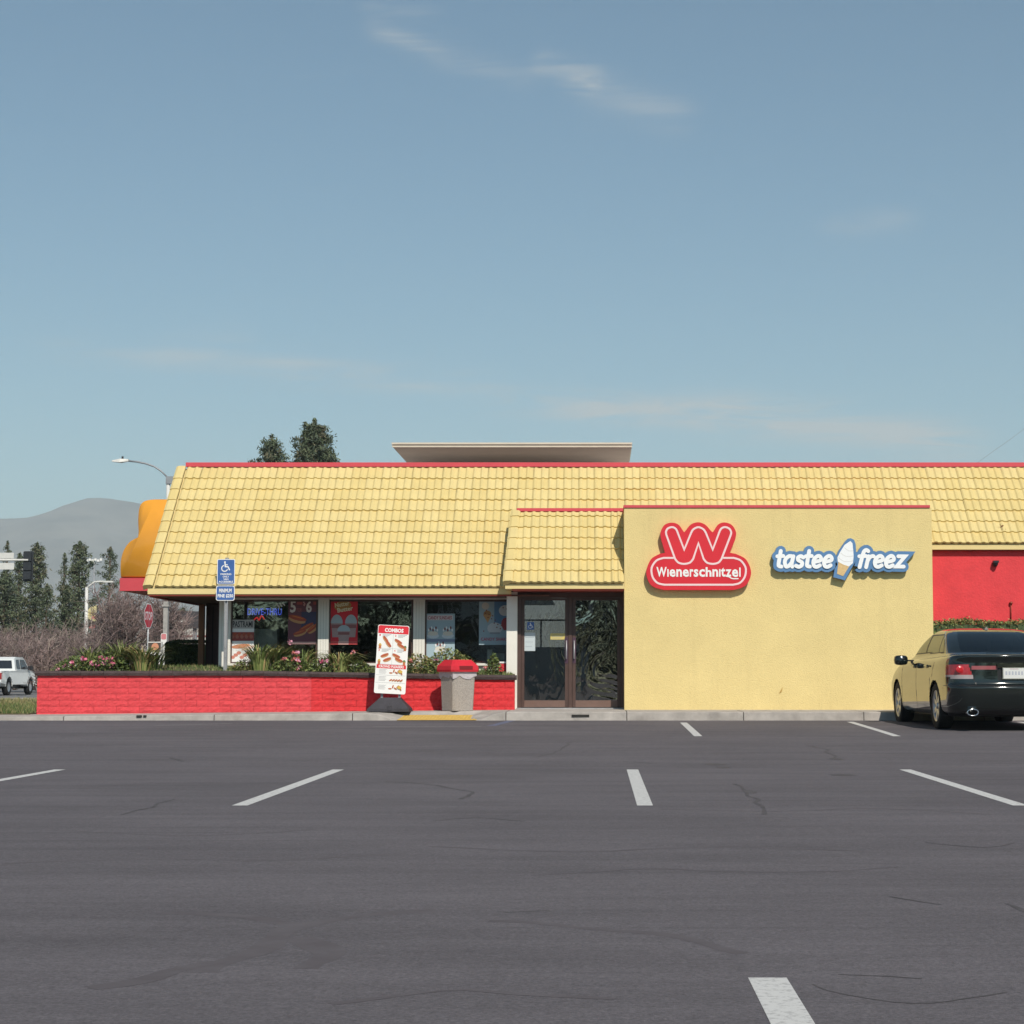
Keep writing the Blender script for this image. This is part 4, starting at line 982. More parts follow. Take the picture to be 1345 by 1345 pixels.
# ------------------------------------------------------------------ combos board
CY = 32.75
base = at(513, 932.5, CY)
t = thing('menu_board', 'white COMBOS menu board with red header standing on dark rubber base', 'menu board', (base.x, CY, base.z))
zb = zback(base.x)+.004
mb = MB(); hw, tw = .375, .17; zt = zb+.235
v = [(base.x-hw, CY-.32, zb), (base.x+hw-.02, CY-.32, zb), (base.x+hw-.02, CY+.30, zb), (base.x-hw, CY+.30, zb)]
v2 = [(x+(.015 if x < base.x else -.015), y, zb+.05) for x, y, z in v]; v3 = [(base.x-tw, CY-.13, zt), (base.x+tw, CY-.13, zt), (base.x+tw, CY+.12, zt), (base.x-tw, CY+.12, zt)]
mb.add(v+v2+v3, [(0, 1, 5, 4), (1, 2, 6, 5), (2, 3, 7, 6), (3, 0, 4, 7), (4, 5, 9, 8), (5, 6, 10, 9), (6, 7, 11, 10), (7, 4, 8, 11), (8, 9, 10, 11)], RUBBER)
mb.box(base.x-.02, base.x+.05, CY-.33, CY-.2, zb+.02, zb+.10, RUBBER); mb.build('base', t)
mb = MB()
for sx in (-.15, .15): mb.box(base.x+sx-.02, base.x+sx+.02, CY-.02, CY+.02, zt-.03, zt+.12, GREYM)
mb.build('post', t)
c4 = [at(x, y, CY) for x, y in ((491.5, 909), (533, 913.5), (538, 823), (496.8, 819.5))]
cc = sum(c4, Vector())/4; W, H = .535, 1.172; rot = math.atan2((c4[3]-c4[0]).x, (c4[3]-c4[0]).z)
TF = Matrix.Translation((cc.x, CY-.03, cc.z)) @ Matrix.Rotation(rot, 4, 'Y') @ Matrix.Rotation(-.05, 4, 'X') @ Matrix.Rotation(.06, 4, 'Z')
mb = MB(); mb.tf = TF; mb.prism(rrect(-W/2, W/2, -H/2, H/2, .03), -.012, .012, PW, PW); brd = mb.build('board', t)
mb = MB(); mb.tf = TF; y = -.0135; X = lambda u: -W/2+u*W; Z = lambda v: -H/2+v*H
poly(mb, [(X(.015), Z(.875)), (X(.985), Z(.875)), (X(.985), Z(.975)), (X(.94), Z(.992)), (X(.06), Z(.992)), (X(.015), Z(.975))], y, PR); text(mb, 'COMBOS', X(.22), X(.82), Z(.895), Z(.955), y-.0008, PW, .05)
GRY = flat((.42, .42, .43))
for z in (.655, .425, .265, .155): rect(mb, X(.03), X(.97), Z(z), Z(z+.004), y, GRY)
rect(mb, X(.50), X(.508), Z(.43), Z(.87), y, GRY)
rect(mb, X(.03), X(.97), Z(.365), Z(.42), y-.0004, PR); text(mb, 'CROWD PLEASERS', X(.10), X(.90), Z(.375), Z(.412), y-.0010, PW, .03)
for i, (u, v, rt) in enumerate(((.32, .76, -.9), (.72, .74, -.5), (.30, .53, .4), (.68, .53, -.4))):
    hotdog(mb, X(u-.04), Z(v+.03), W*.24, y-.0012, rt); hotdog(mb, X(u+.05), Z(v-.03), W*.24, y-.004, rt)
    text(mb, str(i+1), X(.06+.5*(i % 2)), X(.10+.5*(i % 2)), Z(.835-.22*(i//2)), Z(.862-.22*(i//2)), y-.0008, PR, .03)
    for q in range(3): rect(mb, X(.16+.5*(i % 2)), X(.44+.5*(i % 2)-.06*q), Z(.858-.22*(i//2)-.016*q), Z(.865-.22*(i//2)-.016*q), y-.0006, GRY)
    uu = .10 if i in (0, 2) else .90; disc(mb, X(uu), Z(v-.06), W*.05, H*.03, y-.0008, FRY if i % 2 == 0 else GREEN_, 8); rect(mb, X(uu-.04), X(uu+.04), Z(v-.11), Z(v-.06), y-.0012, flat((.5, .16, .06)))
for i, v in enumerate((.315, .21, .085)):
    for q in range(4): rect(mb, X(.12), X(.36-.03*(q % 2)), Z(v+.03-.018*q), Z(v+.036-.018*q), y-.0006, GRY)
    for q in range(5): hotdog(mb, X(.50+.085*q+(.1 if i == 0 else 0)*0), Z(v-.01+(.03 if (i != 1 and q % 2) else 0)), W*.10, y-.001-.0022*q, .6 if i == 1 else (q*1.3))
    if i != 1: disc(mb, X(.80), Z(v+.01), W*.07, H*.025, y-.014, FRY, 8)
mb.build('print', brd)

# ------------------------------------------------------------------ trash can
tcx = at(601, 930, 32.95)
t = thing('trash_can', 'square pebble concrete trash can with red lid near the doors', 'trash can', (tcx.x, 32.95, zback(tcx.x)))
PEB = mat('pebble_concrete', (.38, .34, .31), .9, .45, 75, .6, 90)
RZM = Matrix.Translation((tcx.x, 32.95, zback(tcx.x)+.004)) @ Matrix.Rotation(R(35), 4, 'Z')
def frust(mb, s0, s1, z0, z1, m, b=.03):
    def ring(s, z): return [(x*s+dx_*b, y*s+dy_*b, z) for x, y, dx_, dy_ in ((-1, -1, 1, 0), (1, -1, -1, 0), (1, -1, 0, 1), (1, 1, 0, -1), (1, 1, -1, 0), (-1, 1, 1, 0), (-1, 1, 0, -1), (-1, -1, 0, 1))]
    mb.add(ring(s0, z0)+ring(s1, z1), [(i, (i+1) % 8, (i+1) % 8+8, i+8) for i in range(8)]+[tuple(range(8, 16)), tuple(range(7, -1, -1))], m)
mb = MB(); mb.tf = RZM; frust(mb, .205, .205, .0, .02, PEB); frust(mb, .205, .228, .02, .66, PEB); mb.build('body', t)
mb = MB(); mb.tf = RZM
rg = []
for k in range(28):
    s = .232; side = k//7; u = (k % 7)/7*2-1
    p = [(u*s, -s), (s, u*s), (-u*s, s), (-s, -u*s)][side]; rg.append(p)
vs = [(p[0]*1.01, p[1]*1.01, .675) for p in rg]+[(p[0]*1.02, p[1]*1.02, .60-rnd.uniform(0, .07)) for p in rg]
mb.add(vs, [(i, (i+1) % 28, (i+1) % 28+28, i+28)[::-1] for i in range(28)], mat('bin_liner', (.50, .46, .48), .35, .15, 20, .4, 30)); mb.build('bin_liner', t)
LID = mat('red_lid_plastic', (.60, .025, .04), .4, .06, 5)
mb = MB(); mb.tf = RZM; frust(mb, .272, .280, .665, .70, LID, .04); frust(mb, .280, .272, .70, .765, LID, .04); frust(mb, .272, .185, .765, .87, LID, .04); lid = mb.build('lid', t)
mb = MB(); mb.tf = RZM; mb.box(-.13, .13, -.283, -.20, .70, .765, mat('lid_opening', (.20, .012, .016), .7)); mb.build('lid_opening', lid)

# ------------------------------------------------------------------ planter plants
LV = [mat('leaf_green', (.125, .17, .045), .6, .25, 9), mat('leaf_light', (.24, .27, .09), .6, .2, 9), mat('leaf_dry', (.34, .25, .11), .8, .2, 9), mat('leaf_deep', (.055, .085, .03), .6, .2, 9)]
FL = [mat('flower_pink', (.66, .16, .26), .6, .2, 20), mat('flower_coral', (.62, .20, .17), .6, .2, 20), mat('flower_rose', (.70, .32, .42), .6)]
def lily(px, Y, h, n, label, spread=1.0, name='strap_leaf_plant', cat='plant', mix=(0, 0, 1, 1, 2)):
    b = at(px, 870, Y); z = soilz(b.x, Y); t = thing(name, label, cat, (b.x, Y, z), 'plants in the red planter'); mbs = [MB(), MB()]
    for i in range(int(n*1.4)):
        a = rnd.uniform(0, 6.28); ln = h*1.75*rnd.uniform(.7, 1.25); out = ln*rnd.uniform(.20, .85)*spread; wd = .0115*rnd.uniform(.8, 1.4); d = Vector((math.cos(a), math.sin(a)*.6, 0)); sd = Vector((-math.sin(a), math.cos(a), 0))*wd
        bp = Vector((b.x, Y, z))+d*rnd.uniform(0, .17); vs = []
        for k in range(5):
            q = k/4; p = bp+d*out*q**1.6+Vector((0, 0, ln*(q*1.15-.55*q*q*(.5+spread*.6)*rnd.uniform(.9, 1.1)))); ww = sd*(1-.85*q**2)
            vs += [p-ww, p+ww]
        mbs[0].add(vs, [(2*k, 2*k+1, 2*k+3, 2*k+2) for k in range(4)], LV[rnd.choice(mix)])
    mbs[0].build('leaves', t)
    return t, b, z
def shrub(px, Y, w_, h, n, label, flowers=(), name='flower_shrub', cat='shrub', mix=(0, 0, 1, 3), ls=.03, group='plants in the red planter', zz=None):
    b = at(px, 870, Y); z = soilz(b.x, Y) if zz is None else zz; h *= 1.35; n = int(n*1.5); t = thing(name, label, cat, (b.x, Y, z), group); mb = MB()
    for _ in range(n):
        a = rnd.uniform(0, 6.28); r = rnd.random()**.5; hh = rnd.random(); p = Vector((b.x+math.cos(a)*r*w_*(1-.4*hh**2), Y+math.sin(a)*r*w_*.6, z+h*hh*(1-.45*r*r)))
        e = Euler((rnd.uniform(-1, 1), rnd.uniform(-1, 1), rnd.uniform(0, 6.28))).to_matrix(); s = ls*rnd.uniform(.7, 1.4)
        mb.add([p+e @ Vector((-s, 0, 0)), p+e @ Vector((0, -s*.45, .2*s)), p+e @ Vector((s, 0, 0)), p+e @ Vector((0, s*.45, .2*s))], [(0, 1, 2, 3)], LV[rnd.choice(mix)])
    for k in range(9):
        a = rnd.uniform(0, 6.28); mb.tube([(b.x, Y, z), (b.x+math.cos(a)*w_*.6, Y+math.sin(a)*w_*.3, z+h*rnd.uniform(.5, .8))], .005, LV[2], 4, False)
    mb.build('foliage', t)
    for fx, fy, fr, fm in flowers:
        c = at(fx, fy, Y-w_*.35); mb = MB()
        for k in range(16):
            e = Euler((rnd.uniform(-1.5, 1.5), rnd.uniform(-1.5, 1.5), rnd.uniform(0, 6.28))).to_matrix(); s = fr*.55; p = c+Vector((rnd.gauss(0, 1), rnd.gauss(0, 1), rnd.gauss(0, .8)))*fr*.5
            mb.add([p+e @ Vector(q)*s for q in ((-1, -.3, 0), (0, -.9, .3), (1, -.2, 0), (.6, .8, .2), (-.6, .8, .2))], [(0, 1, 2, 3, 4)], FL[fm] if k % 5 else FL[2])
        mb.build('flower', t)
    return t
shrub(100, 33.95, .42, .20, 420, 'low shrub with pink blossom at the left end of the planter', ((95, 871, .05, 0), (86, 874, .04, 2), (110, 866, .05, 0), (120, 871, .05, 0), (76, 879, .04, 2)))
shrub(140, 33.95, .42, .30, 520, 'green shrub with bright pink flower heads left of the strap-leaf clump', ((134, 865, .06, 0), (143, 867, .06, 0), (147, 873, .05, 0), (127, 874, .05, 0), (137, 872, .05, 2)), ls=.035)
lily(118, 34.3, .36, 60, 'pale strap-leaf plant rising behind the pink blossom at left', 1.0, mix=(0, 1, 1, 1))
lily(160, 34.2, .42, 80, 'upright green strap-leaf plant in the left part of the planter', .9, mix=(0, 0, 1))
lily(187, 33.98, .42, 120, 'big strap-leaf clump with brown dead leaves left of the parking sign', 1.15, mix=(0, 0, 1, 2, 2))
lily(203, 34.15, .32, 60, 'dark green strap-leaf clump beside the bare grass strip', 1.1, mix=(0, 3, 3, 1))
lily(341, 33.95, .44, 120, 'large strap-leaf clump right of the parking sign pole', 1.1, mix=(0, 0, 1, 1, 2))
lily(362, 34.1, .36, 70, 'strap-leaf plant in front of the white box window', 1.0)
shrub(320, 34.0, .28, .16, 200, 'small grey-green plant at the foot of the parking sign pole', (), mix=(0, 1, 2), name='small_plant', cat='plant')
shrub(383, 33.93, .42, .22, 480, 'green shrub with coral pink flowers under the purple poster', ((388, 857.5, .055, 1), (390, 867, .06, 1), (372, 866, .04, 1), (392, 877, .05, 1), (381, 843.5, .04, 2)))
lily(398, 34.1, .34, 60, 'strap-leaf plant between the coral flowers and the second column', 1.1)
shrub(424, 33.93, .36, .20, 380, 'low shrub with two pink flowers below the second column', ((423, 869.5, .045, 0), (429, 868.5, .04, 2)))
lily(446, 33.98, .36, 100, 'strap-leaf clump spreading below the red poster', 1.3, mix=(0, 1, 1, 2))
shrub(468, 34.05, .32, .20, 300, 'low green plant with one coral flower right of the red poster', ((464.5, 856, .04, 1),))
shrub(548, 33.98, .46, .26, 560, 'reddish green shrub behind the menu board', ((540, 869, .035, 1),), mix=(0, 1, 2, 3))
shrub(588, 34.05, .52, .36, 760, 'leafy shrub below the pale blue poster behind the trash can', ((572, 866, .035, 2),), mix=(0, 1, 1, 3, 2))
shrub(610, 34.1, .30, .26, 300, 'small leafy shrub just right of the trash can lid', (), mix=(0, 1, 3))
shrub(648, 33.98, .16, .30, 260, 'dark little bush with yellow leaves by the entrance post', ((638, 877, .035, 1),), mix=(3, 3, 0, 1), name='small_bush', cat='bush')
# clipped hedge on the right, in front of the red wall
hz = at(1300, 816, 34.3).z
t = thing('hedge', 'clipped hedge along the red wall behind the dark sedan', 'hedge', (8.5, 34.4, .31)); mb = MB()
for _ in range(9000):
    x = rnd.uniform(VIS1+.03, 12.5); u = rnd.random(); top = rnd.random() < .6
    p = Vector((x, rnd.uniform(34.1, 34.7), hz+rnd.gauss(-.03, .028)+.025*math.sin(x*5))) if top else Vector((x, 34.1+rnd.gauss(0, .02), rnd.uniform(.3, hz)))
    e = Euler((rnd.uniform(-1, 1), rnd.uniform(-1, 1), rnd.uniform(0, 6.28))).to_matrix(); s = .028*rnd.uniform(.7, 1.4)
    mb.add([p+e @ Vector((-s, 0, 0)), p+e @ Vector((0, -s*.5, .2*s)), p+e @ Vector((s, 0, 0)), p+e @ Vector((0, s*.5, .2*s))], [(0, 1, 2, 3)], LV[rnd.choice((0, 1, 2, 3))])
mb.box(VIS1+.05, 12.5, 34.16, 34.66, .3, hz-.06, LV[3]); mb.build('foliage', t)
# dark clipped hedge in the shade at the left
HY = 40.0
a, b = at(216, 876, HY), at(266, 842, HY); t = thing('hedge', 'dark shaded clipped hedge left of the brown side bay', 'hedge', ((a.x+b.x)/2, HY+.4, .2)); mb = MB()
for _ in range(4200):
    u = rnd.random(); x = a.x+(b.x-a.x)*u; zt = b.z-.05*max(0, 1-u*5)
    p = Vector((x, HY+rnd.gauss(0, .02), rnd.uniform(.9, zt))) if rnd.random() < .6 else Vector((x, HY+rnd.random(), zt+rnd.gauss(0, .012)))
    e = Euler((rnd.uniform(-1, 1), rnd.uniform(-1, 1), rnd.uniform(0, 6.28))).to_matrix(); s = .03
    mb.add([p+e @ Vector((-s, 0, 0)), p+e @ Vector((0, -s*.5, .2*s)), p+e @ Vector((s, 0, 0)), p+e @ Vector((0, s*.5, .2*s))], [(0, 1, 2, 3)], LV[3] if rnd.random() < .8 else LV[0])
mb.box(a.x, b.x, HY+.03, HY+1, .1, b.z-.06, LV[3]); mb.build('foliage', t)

# ------------------------------------------------------------------ cars
PAINT = mat('dark_green_paint', (.006, .0095, .009), .07, metal=.0, coat=.6, spec=.5)
BLK = mat('black_trim', (.012, .012, .013), .45)
CHROME = mat('chrome', (.75, .75, .76), .12, metal=1.0)
TAILR = mat('tail_light_red', (.34, .018, .026), .15, .25, 14, coat=.8)
TAILC = mat('tail_light_clear', (.36, .30, .30), .15, coat=.8)
GARN = mat('garnish_dull_red', (.30, .08, .09), .2, coat=.6)
TYRE = mat('tyre_rubber', (.018, .017, .017), .85, .2, 10, .2, 40)
RIM = mat('alloy_rim', (.46, .47, .50), .3, .1, 6, metal=.8)
def car_grid(rings, res=.022):
    """rings: z_rear,z_front,y_rear,y_front,half width, corner rear, corner front, crown rear, crown front -> dense grid of points"""
    def ip(seq, i, t):
        p0 = seq[max(i-1, 0)]; p1 = seq[i]; p2 = seq[i+1]; p3 = seq[min(i+2, len(seq)-1)]
        o = []
        for a in range(len(p1)):
            m1 = (p2[a]-p0[a])*.5; m2 = (p3[a]-p1[a])*.5; d = p2[a]-p1[a]
            if d == 0: m1 = m2 = 0
            else:
                m1 = 0 if m1/d < 0 else min(m1/d, 2.5)*d; m2 = 0 if m2/d < 0 else min(m2/d, 2.5)*d
            h = t*t*t; q = t*t; o.append((2*h-3*q+1)*p1[a]+(h-2*q+t)*m1+(-2*h+3*q)*p2[a]+(h-q)*m2)
        return o
    lv = []
    for i in range(len(rings)-1):
        a, b = rings[i], rings[i+1]; d = max(abs(b[0]-a[0]), abs(b[1]-a[1]), abs(b[2]-a[2])*.8, abs(b[4]-a[4])); k = max(2, int(d/res))
        for q in range(k): lv.append(ip(rings, i, q/k))
    lv.append(list(rings[-1]))
    NR, NC, NS, NFc, NFf = 34, 14, 190, 10, 16
    seg = ['rear']*NR+['corner']*NC+['side']*NS+['fcorner']*NFc+['front']*NFf
    grid = []
    for (zr, zf, yr, yf, w_, rr, rf, cr, cf) in lv:
        row = []; rr = min(rr, w_*.95); rf = min(rf, w_*.95)
        def ycrown(x, c): return c*(x/max(w_, 1e-4))**2
        pts = []
        for k in range(NR): x = (w_-rr)*k/NR; pts.append((x, yr+ycrown(x, cr)))
        y0 = yr+ycrown(w_-rr, cr)
        for k in range(NC): t_ = k/NC*math.pi/2; pts.append((w_-rr+rr*math.sin(t_), y0+rr*1.15*(1-math.cos(t_))))
        ys0 = y0+rr*1.15; yfe = yf-ycrown(w_-rf, cf); ys1 = yfe-rf*1.3
        for k in range(NS): pts.append((w_, ys0+(ys1-ys0)*k/NS))
        for k in range(NFc): t_ = k/NFc*math.pi/2; pts.append((w_-rf+rf*math.cos(t_), ys1+rf*1.3*math.sin(t_)))
        for k in range(NFf+1): x = (w_-rf)*(1-k/NFf); pts.append((x, yf-ycrown(x, cf)))
        for x, y in pts:
            u = min(1, max(0, (y-yr)/max(.01, yf-yr))); z = zr+(zf-zr)*u
            xx = x*(1-.05*max(0, (u-.72)/.28)**2-.035*max(0, (.22-u)/.22)**2)
            row.append((xx, y, z))
        grid.append(row)
    return grid, seg
def sedan(loc, paint_m, label, group=None):
    rings = [(.20, .20, .40, 4.55, .78, .25, .3, .05, .15), (.225, .22, .16, 4.78, .865, .25, .35, .06, .2), (.33, .34, .045, 4.90, .905, .26, .38, .07, .24), (.50, .50, .0, 4.93, .918, .27, .4, .08, .26),
             (.61, .62, .0, 4.92, .922, .27, .4, .08, .26), (.635, .66, .03, 4.90, .922, .27, .4, .08, .26), (.665, .69, .075, 4.86, .921, .26, .4, .08, .28), (.86, .78, .085, 4.72, .918, .25, .4, .09, .3),
             (.97, .87, .085, 4.50, .902, .25, .4, .10, .3), (1.035, .945, .06, 4.25, .868, .24, .4, .10, .3), (1.062, .975, .065, 4.05, .83, .22, .4, .10, .3), (1.072, 1.0, .13, 3.92, .80, .22, .4, .10, .3),
             (1.088, 1.03, .50, 3.80, .780, .25, .35, .10, .25), (1.105, 1.05, .60, 3.70, .768, .26, .35, .12, .25), (1.20, 1.19, .80, 3.38, .735, .24, .32, .12, .22), (1.31, 1.31, 1.06, 3.05, .685, .22, .3, .12, .2),
             (1.40, 1.405, 1.32, 2.75, .625, .22, .3, .12, .18), (1.445, 1.45, 1.55, 2.55, .55, .2, .3, .1, .16), (1.470, 1.472, 1.80, 2.40, .40, .2, .2, .08, .1), (1.478, 1.479, 2.0, 2.25, .15, .08, .08, .02, .02), (1.479, 1.479, 2.08, 2.18, .02, .01, .01, 0, 0)]
    grid, seg = car_grid(rings); WYr, WYf, WZ, WR = 1.06, 3.86, .335, .335
    cls = {}
    GB = [1.062]
    for l in range(len(grid)-1):
        for j in range(len(seg)):
            q = (grid[l][j], grid[l][j+1], grid[l+1][j+1], grid[l+1][j]); c = tuple(sum(p[a] for p in q)/4 for a in range(3)); x, y, z = c; sg = seg[j]; k = 'body'
            if sg == 'side' or sg in ('corner', 'fcorner'):
                for wy in (WYr, WYf):
                    if math.hypot(y-wy, (z-WZ)) < WR+.045 and z < .74 and x > .6: k = None
            if k == 'body':
                topz = 1.388; wz0 = 1.098
                if sg == 'side' and wz0 < z < topz:
                    fr = 3.60-(z-1.05)*2.05; re = .98+(z-1.09)*1.15
                    if re+.07 < y < fr-.02: k = 'pillar'
                    if re+.11 < y < fr-.07 and wz0+.018 < z < topz-.022: k = 'side_window'
                    if k == 'side_window' and (abs(y-2.32) < .045 or abs(y-(1.42+(z-1.1)*.35)) < .022): k = 'pillar'
                elif sg in ('rear',) and 1.10 < z < 1.425 and y < 1.9: k = 'rear_window' if x < .62 else 'body'
                elif sg == 'corner' and 1.10 < z < 1.42 and j < 34+4: k = 'rear_window'
                elif sg in ('front', 'fcorner') and 1.06 < z < 1.42 and y > 2.2: k = 'windscreen'
                inn = .625-.30*(.93-z)
                if sg == 'rear' and inn < x and .74 < z < .935 and y < .3: k = 'tail_light' if z > .778 else 'tail_clear'
                if sg == 'corner' and .74+.04*max(0, (y-.2)) < z < .935 and y < .6: k = 'tail_light' if z > .778 else 'tail_clear'
                if sg == 'side' and .82 < z < .915 and y < .36+(z-.82)*.8: k = 'tail_light'
                if sg == 'rear' and .175 < x <= inn-.025 and .850 < z < .905 and y < .3: k = 'garnish'
                if sg == 'rear' and inn-.012 < x <= inn and .64 < z < .955 and y < .3: k = 'pillar'
                if sg == 'rear' and x < .225 and .715 < z < .88 and y < .3: k = 'recess'
                if sg in ('rear', 'corner', 'side') and .628 < z < .640 and y < .5: k = 'pillar'
                if sg == 'side' and z < .98:
                    if abs(y-2.34) < .013 or abs(y-3.42) < .013: k = 'pillar'
                    if z > .55 and abs(y-(1.30-(z-.55)*.4 if z > .75 else 1.38)) < .013: k = 'pillar'
                if z < .25 and sg != 'side': k = 'pillar'
                if sg == 'rear' and z < .30 and x < .62: k = 'pillar'
            if k: cls.setdefault(k, []).append(q)
    t = thing('parked_car', label, 'car', loc, group); cls2 = cls.pop('pillar'); mm = {'body': paint_m, 'side_window': CGLASS, 'rear_window': CGLASS, 'windscreen': CGLASS, 'pillar': BLK, 'tail_light': TAILR, 'tail_clear': TAILC, 'garnish': GARN, 'recess': BLK}
    nm = {'pillar': 'trim_seams', 'tail_clear': 'reverse_light', 'recess': 'plate_recess'}
    off_ = Vector(loc); sides = {}
    for k, qs in cls.items():
        if k == 'body': qs = [(q, 0) for q in qs]+[(q, 1) for q in cls2]
        else: qs = [(q, 0) for q in qs]
        two = k in ('side_window', 'tail_light', 'tail_clear', 'garnish')
        for grp in ([(1,), (-1,)] if two else [(1, -1)]):
            idx = {}; vs = []; fs = []; fm = []
            for sgn in grp:
                for q, mi_ in qs:
                    f = []
                    for p in (q if sgn > 0 else q[::-1]):
                        key = (round(p[0]*sgn, 5), round(p[1], 5), round(p[2], 5))
                        if key not in idx: idx[key] = len(vs); vs.append(Vector((p[0]*sgn, p[1], p[2]))+off_)
                        f.append(idx[key])
                    if len(set(f)) >= 3:
                        g = []
                        for v_ in f:
                            if v_ not in g: g.append(v_)
                        fs.append(tuple(g)); fm.append(mi_)
            mb = MB(); mb.add(vs, fs, mm[k], True); bi = mb.mi(BLK)
            mb.m = [bi if v_ else 0 for v_ in fm]; mb.build(nm.get(k, k), t)
    # wheel wells, wheels
    mb = MB(); mb.tf = Matrix.Translation(off_)
    for sx in (-1, 1):
        for wy in (WYr, WYf):
            n = 26; R2 = WR+.05; vs = []
            for xx in (.925, .905, .60):
                for k in range(n+1): a_ = math.pi*(-.12+1.24*k/n); vs.append((sx*xx*(.985 if xx > .7 else 1), wy+R2*math.cos(a_), WZ+R2*math.sin(a_)))
            mb.add(vs, [(l*(n+1)+k, l*(n+1)+k+1, (l+1)*(n+1)+k+1, (l+1)*(n+1)+k) for l in (1,) for k in range(n)], BLK, True)
            mb.add([(sx*.60, wy, WZ)]+[(sx*.60, wy+R2*math.cos(math.pi*k/19), WZ+R2*math.sin(math.pi*k/19)) for k in range(20)], [(0, k+1, k+2) for k in range(19)], BLK)
    mb.box(-.76, .76, .45, 4.5, .19, .42, BLK); mb.box(-.60, .60, .30, .449, .21, .40, BLK); mb.build('underbody', t)
    for sx in (-1, 1):
        for wy in (WYr, WYf):
            mb = MB(); mb.tf = Matrix.Translation(off_) @ Matrix.Translation((sx*.80, wy, WZ)) @ (Matrix.Rotation(0 if sx > 0 else math.pi, 4, 'Z'))
            mb.lathe([(.225, -.10), (.30, -.11), (.327, -.095), (.335, -.06), (.335, .06), (.327, .095), (.30, .11), (.226, .098)], TYRE, 36, 'X'); wh = mb.build('wheel', t)
            m2 = MB(); m2.tf = mb.tf; m2.lathe([(.20, -.09), (.205, .06), (.228, .097), (.222, .10), (.195, .07), (.19, .0)], RIM, 36, 'X')
            for s_i in range(7):
                a_ = 2*math.pi*s_i/7; r0, r1 = .03, .212; d = .02; vs = []
                for (r_, wd_, xx) in ((r0, .028, .075), (r1, .040, .085)):
                    for sg_ in (-1, 1): vs.append((xx, r_*math.cos(a_)-sg_*wd_*math.sin(a_), r_*math.sin(a_)+sg_*wd_*math.cos(a_)))
                vs += [(v_[0]-.03, v_[1], v_[2]) for v_ in vs]
                m2.add(vs, [(0, 1, 3, 2), (0, 2, 6, 4), (1, 5, 7, 3), (4, 6, 7, 5)], RIM)
            m2.lathe([(.0, .092), (.04, .09), (.05, .07)], RIM, 16, 'X'); m2.add([(.02, .19*math.cos(2*math.pi*k/20), .19*math.sin(2*math.pi*k/20)) for k in range(20)], [tuple(range(20))], BLK); m2.build('rim', wh)
    def piece(nm_, fn):
        mb = MB(); mb.tf = Matrix.Translation(off_); fn(mb); return mb.build(nm_, t)
    for sx in (-1, 1):
        def mirror(mb):
            vs = []; n = 12
            for (yy, s_c) in ((-.11, .80), (-.09, .97), (0, 1.0), (.07, .85), (.12, .45)):
                for k in range(n): a_ = 2*math.pi*k/n; vs.append((sx*(1.03+.105*s_c*math.copysign(abs(math.cos(a_))**.6, math.cos(a_))), 2.98+yy, .995+.078*s_c*math.copysign(abs(math.sin(a_))**.6, math.sin(a_))+.01))
            f = [(l*n+k, l*n+(k+1) % n, (l+1)*n+(k+1) % n, (l+1)*n+k) for l in range(4) for k in range(n)]+[tuple(range(n-1, -1, -1)), tuple(4*n+k for k in range(n))]
            mb.add(vs, f if sx > 0 else [q[::-1] for q in f], PAINT, True); mb.box(*sorted((sx*.80, sx*.95)), 2.98, 3.06, .985, 1.01, BLK)
        piece('side_mirror', mirror)
        for yy in (2.50, 1.56):
            piece('door_handle', lambda mb: (mb.box(*sorted((sx*.915, sx*.945)), yy-.10, yy+.09, .905, .932, CHROME if False else paint_m), mb.box(*sorted((sx*.900, sx*.918)), yy-.07, yy+.06, .885, .904, BLK)))
        def exh(mb):
            n = 20; vs = []
            for yy, a_, b_ in ((.20, .085, .052), (.03, .085, .052), (.02, .080, .047), (.03, .070, .039), (.18, .068, .037)):
                vs += [(sx*.60+a_*math.cos(2*math.pi*k/n), yy, .262+b_*math.sin(2*math.pi*k/n)) for k in range(n)]
            mb.add(vs, [(l*n+k, (l+1)*n+k, (l+1)*n+(k+1) % n, l*n+(k+1) % n) for l in range(4) for k in range(n)], CHROME, True); mb.add(vs[-n:], [tuple(range(n))], BLK)
        piece('exhaust_tip', exh)
    for sx in (-1, 1):
        def lens(mb):
            n = 16; cx_, cz_ = sx*.745, .862; vs = [(cx_+.060*math.cos(2*math.pi*k/n), .088+.10*(cx_/.92)**2, cz_+.050*math.sin(2*math.pi*k/n)) for k in range(n)]
            mb.add([(v_[0], v_[1]-.012, v_[2]) for v_ in vs]+[(cx_+(v_[0]-cx_)*.5, v_[1]-.022, cz_+(v_[2]-cz_)*.5) for v_ in vs], [(k, (k+1) % n, n+(k+1) % n, n+k) for k in range(n)]+[tuple(range(n, 2*n))], mat('lamp_reflector', (.50, .016, .024), .15, coat=.8))
        piece('lamp_reflector', lens)
    def plate(mb):
        mb.box(-.165, .165, .058, .070, .725, .89, CHROME); mb.box(-.153, .153, .050, .057, .735, .88, flat((.66, .66, .64)))
        rect(mb, -.06, .06, .864, .872, .0485, flat((.45, .30, .32))); [rect(mb, -.125+.045*k_, -.10+.045*k_, .785, .835, .0485, flat((.42, .44, .50))) for k_ in range(6)]
    piece('licence_plate', plate)
    piece('trunk_trim', lambda mb: mb.box(-.24, .24, .055, .075, .893, .935, CHROME if False else paint_m))
    piece('roof_fin', lambda mb: mb.add([(-.03, 1.62, 1.452), (.03, 1.62, 1.452), (.03, 1.80, 1.470), (-.03, 1.80, 1.470), (0, 1.64, 1.50), (0, 1.75, 1.49)], [(0, 1, 4), (1, 2, 5, 4), (2, 3, 5), (3, 0, 4, 5)], BLK))
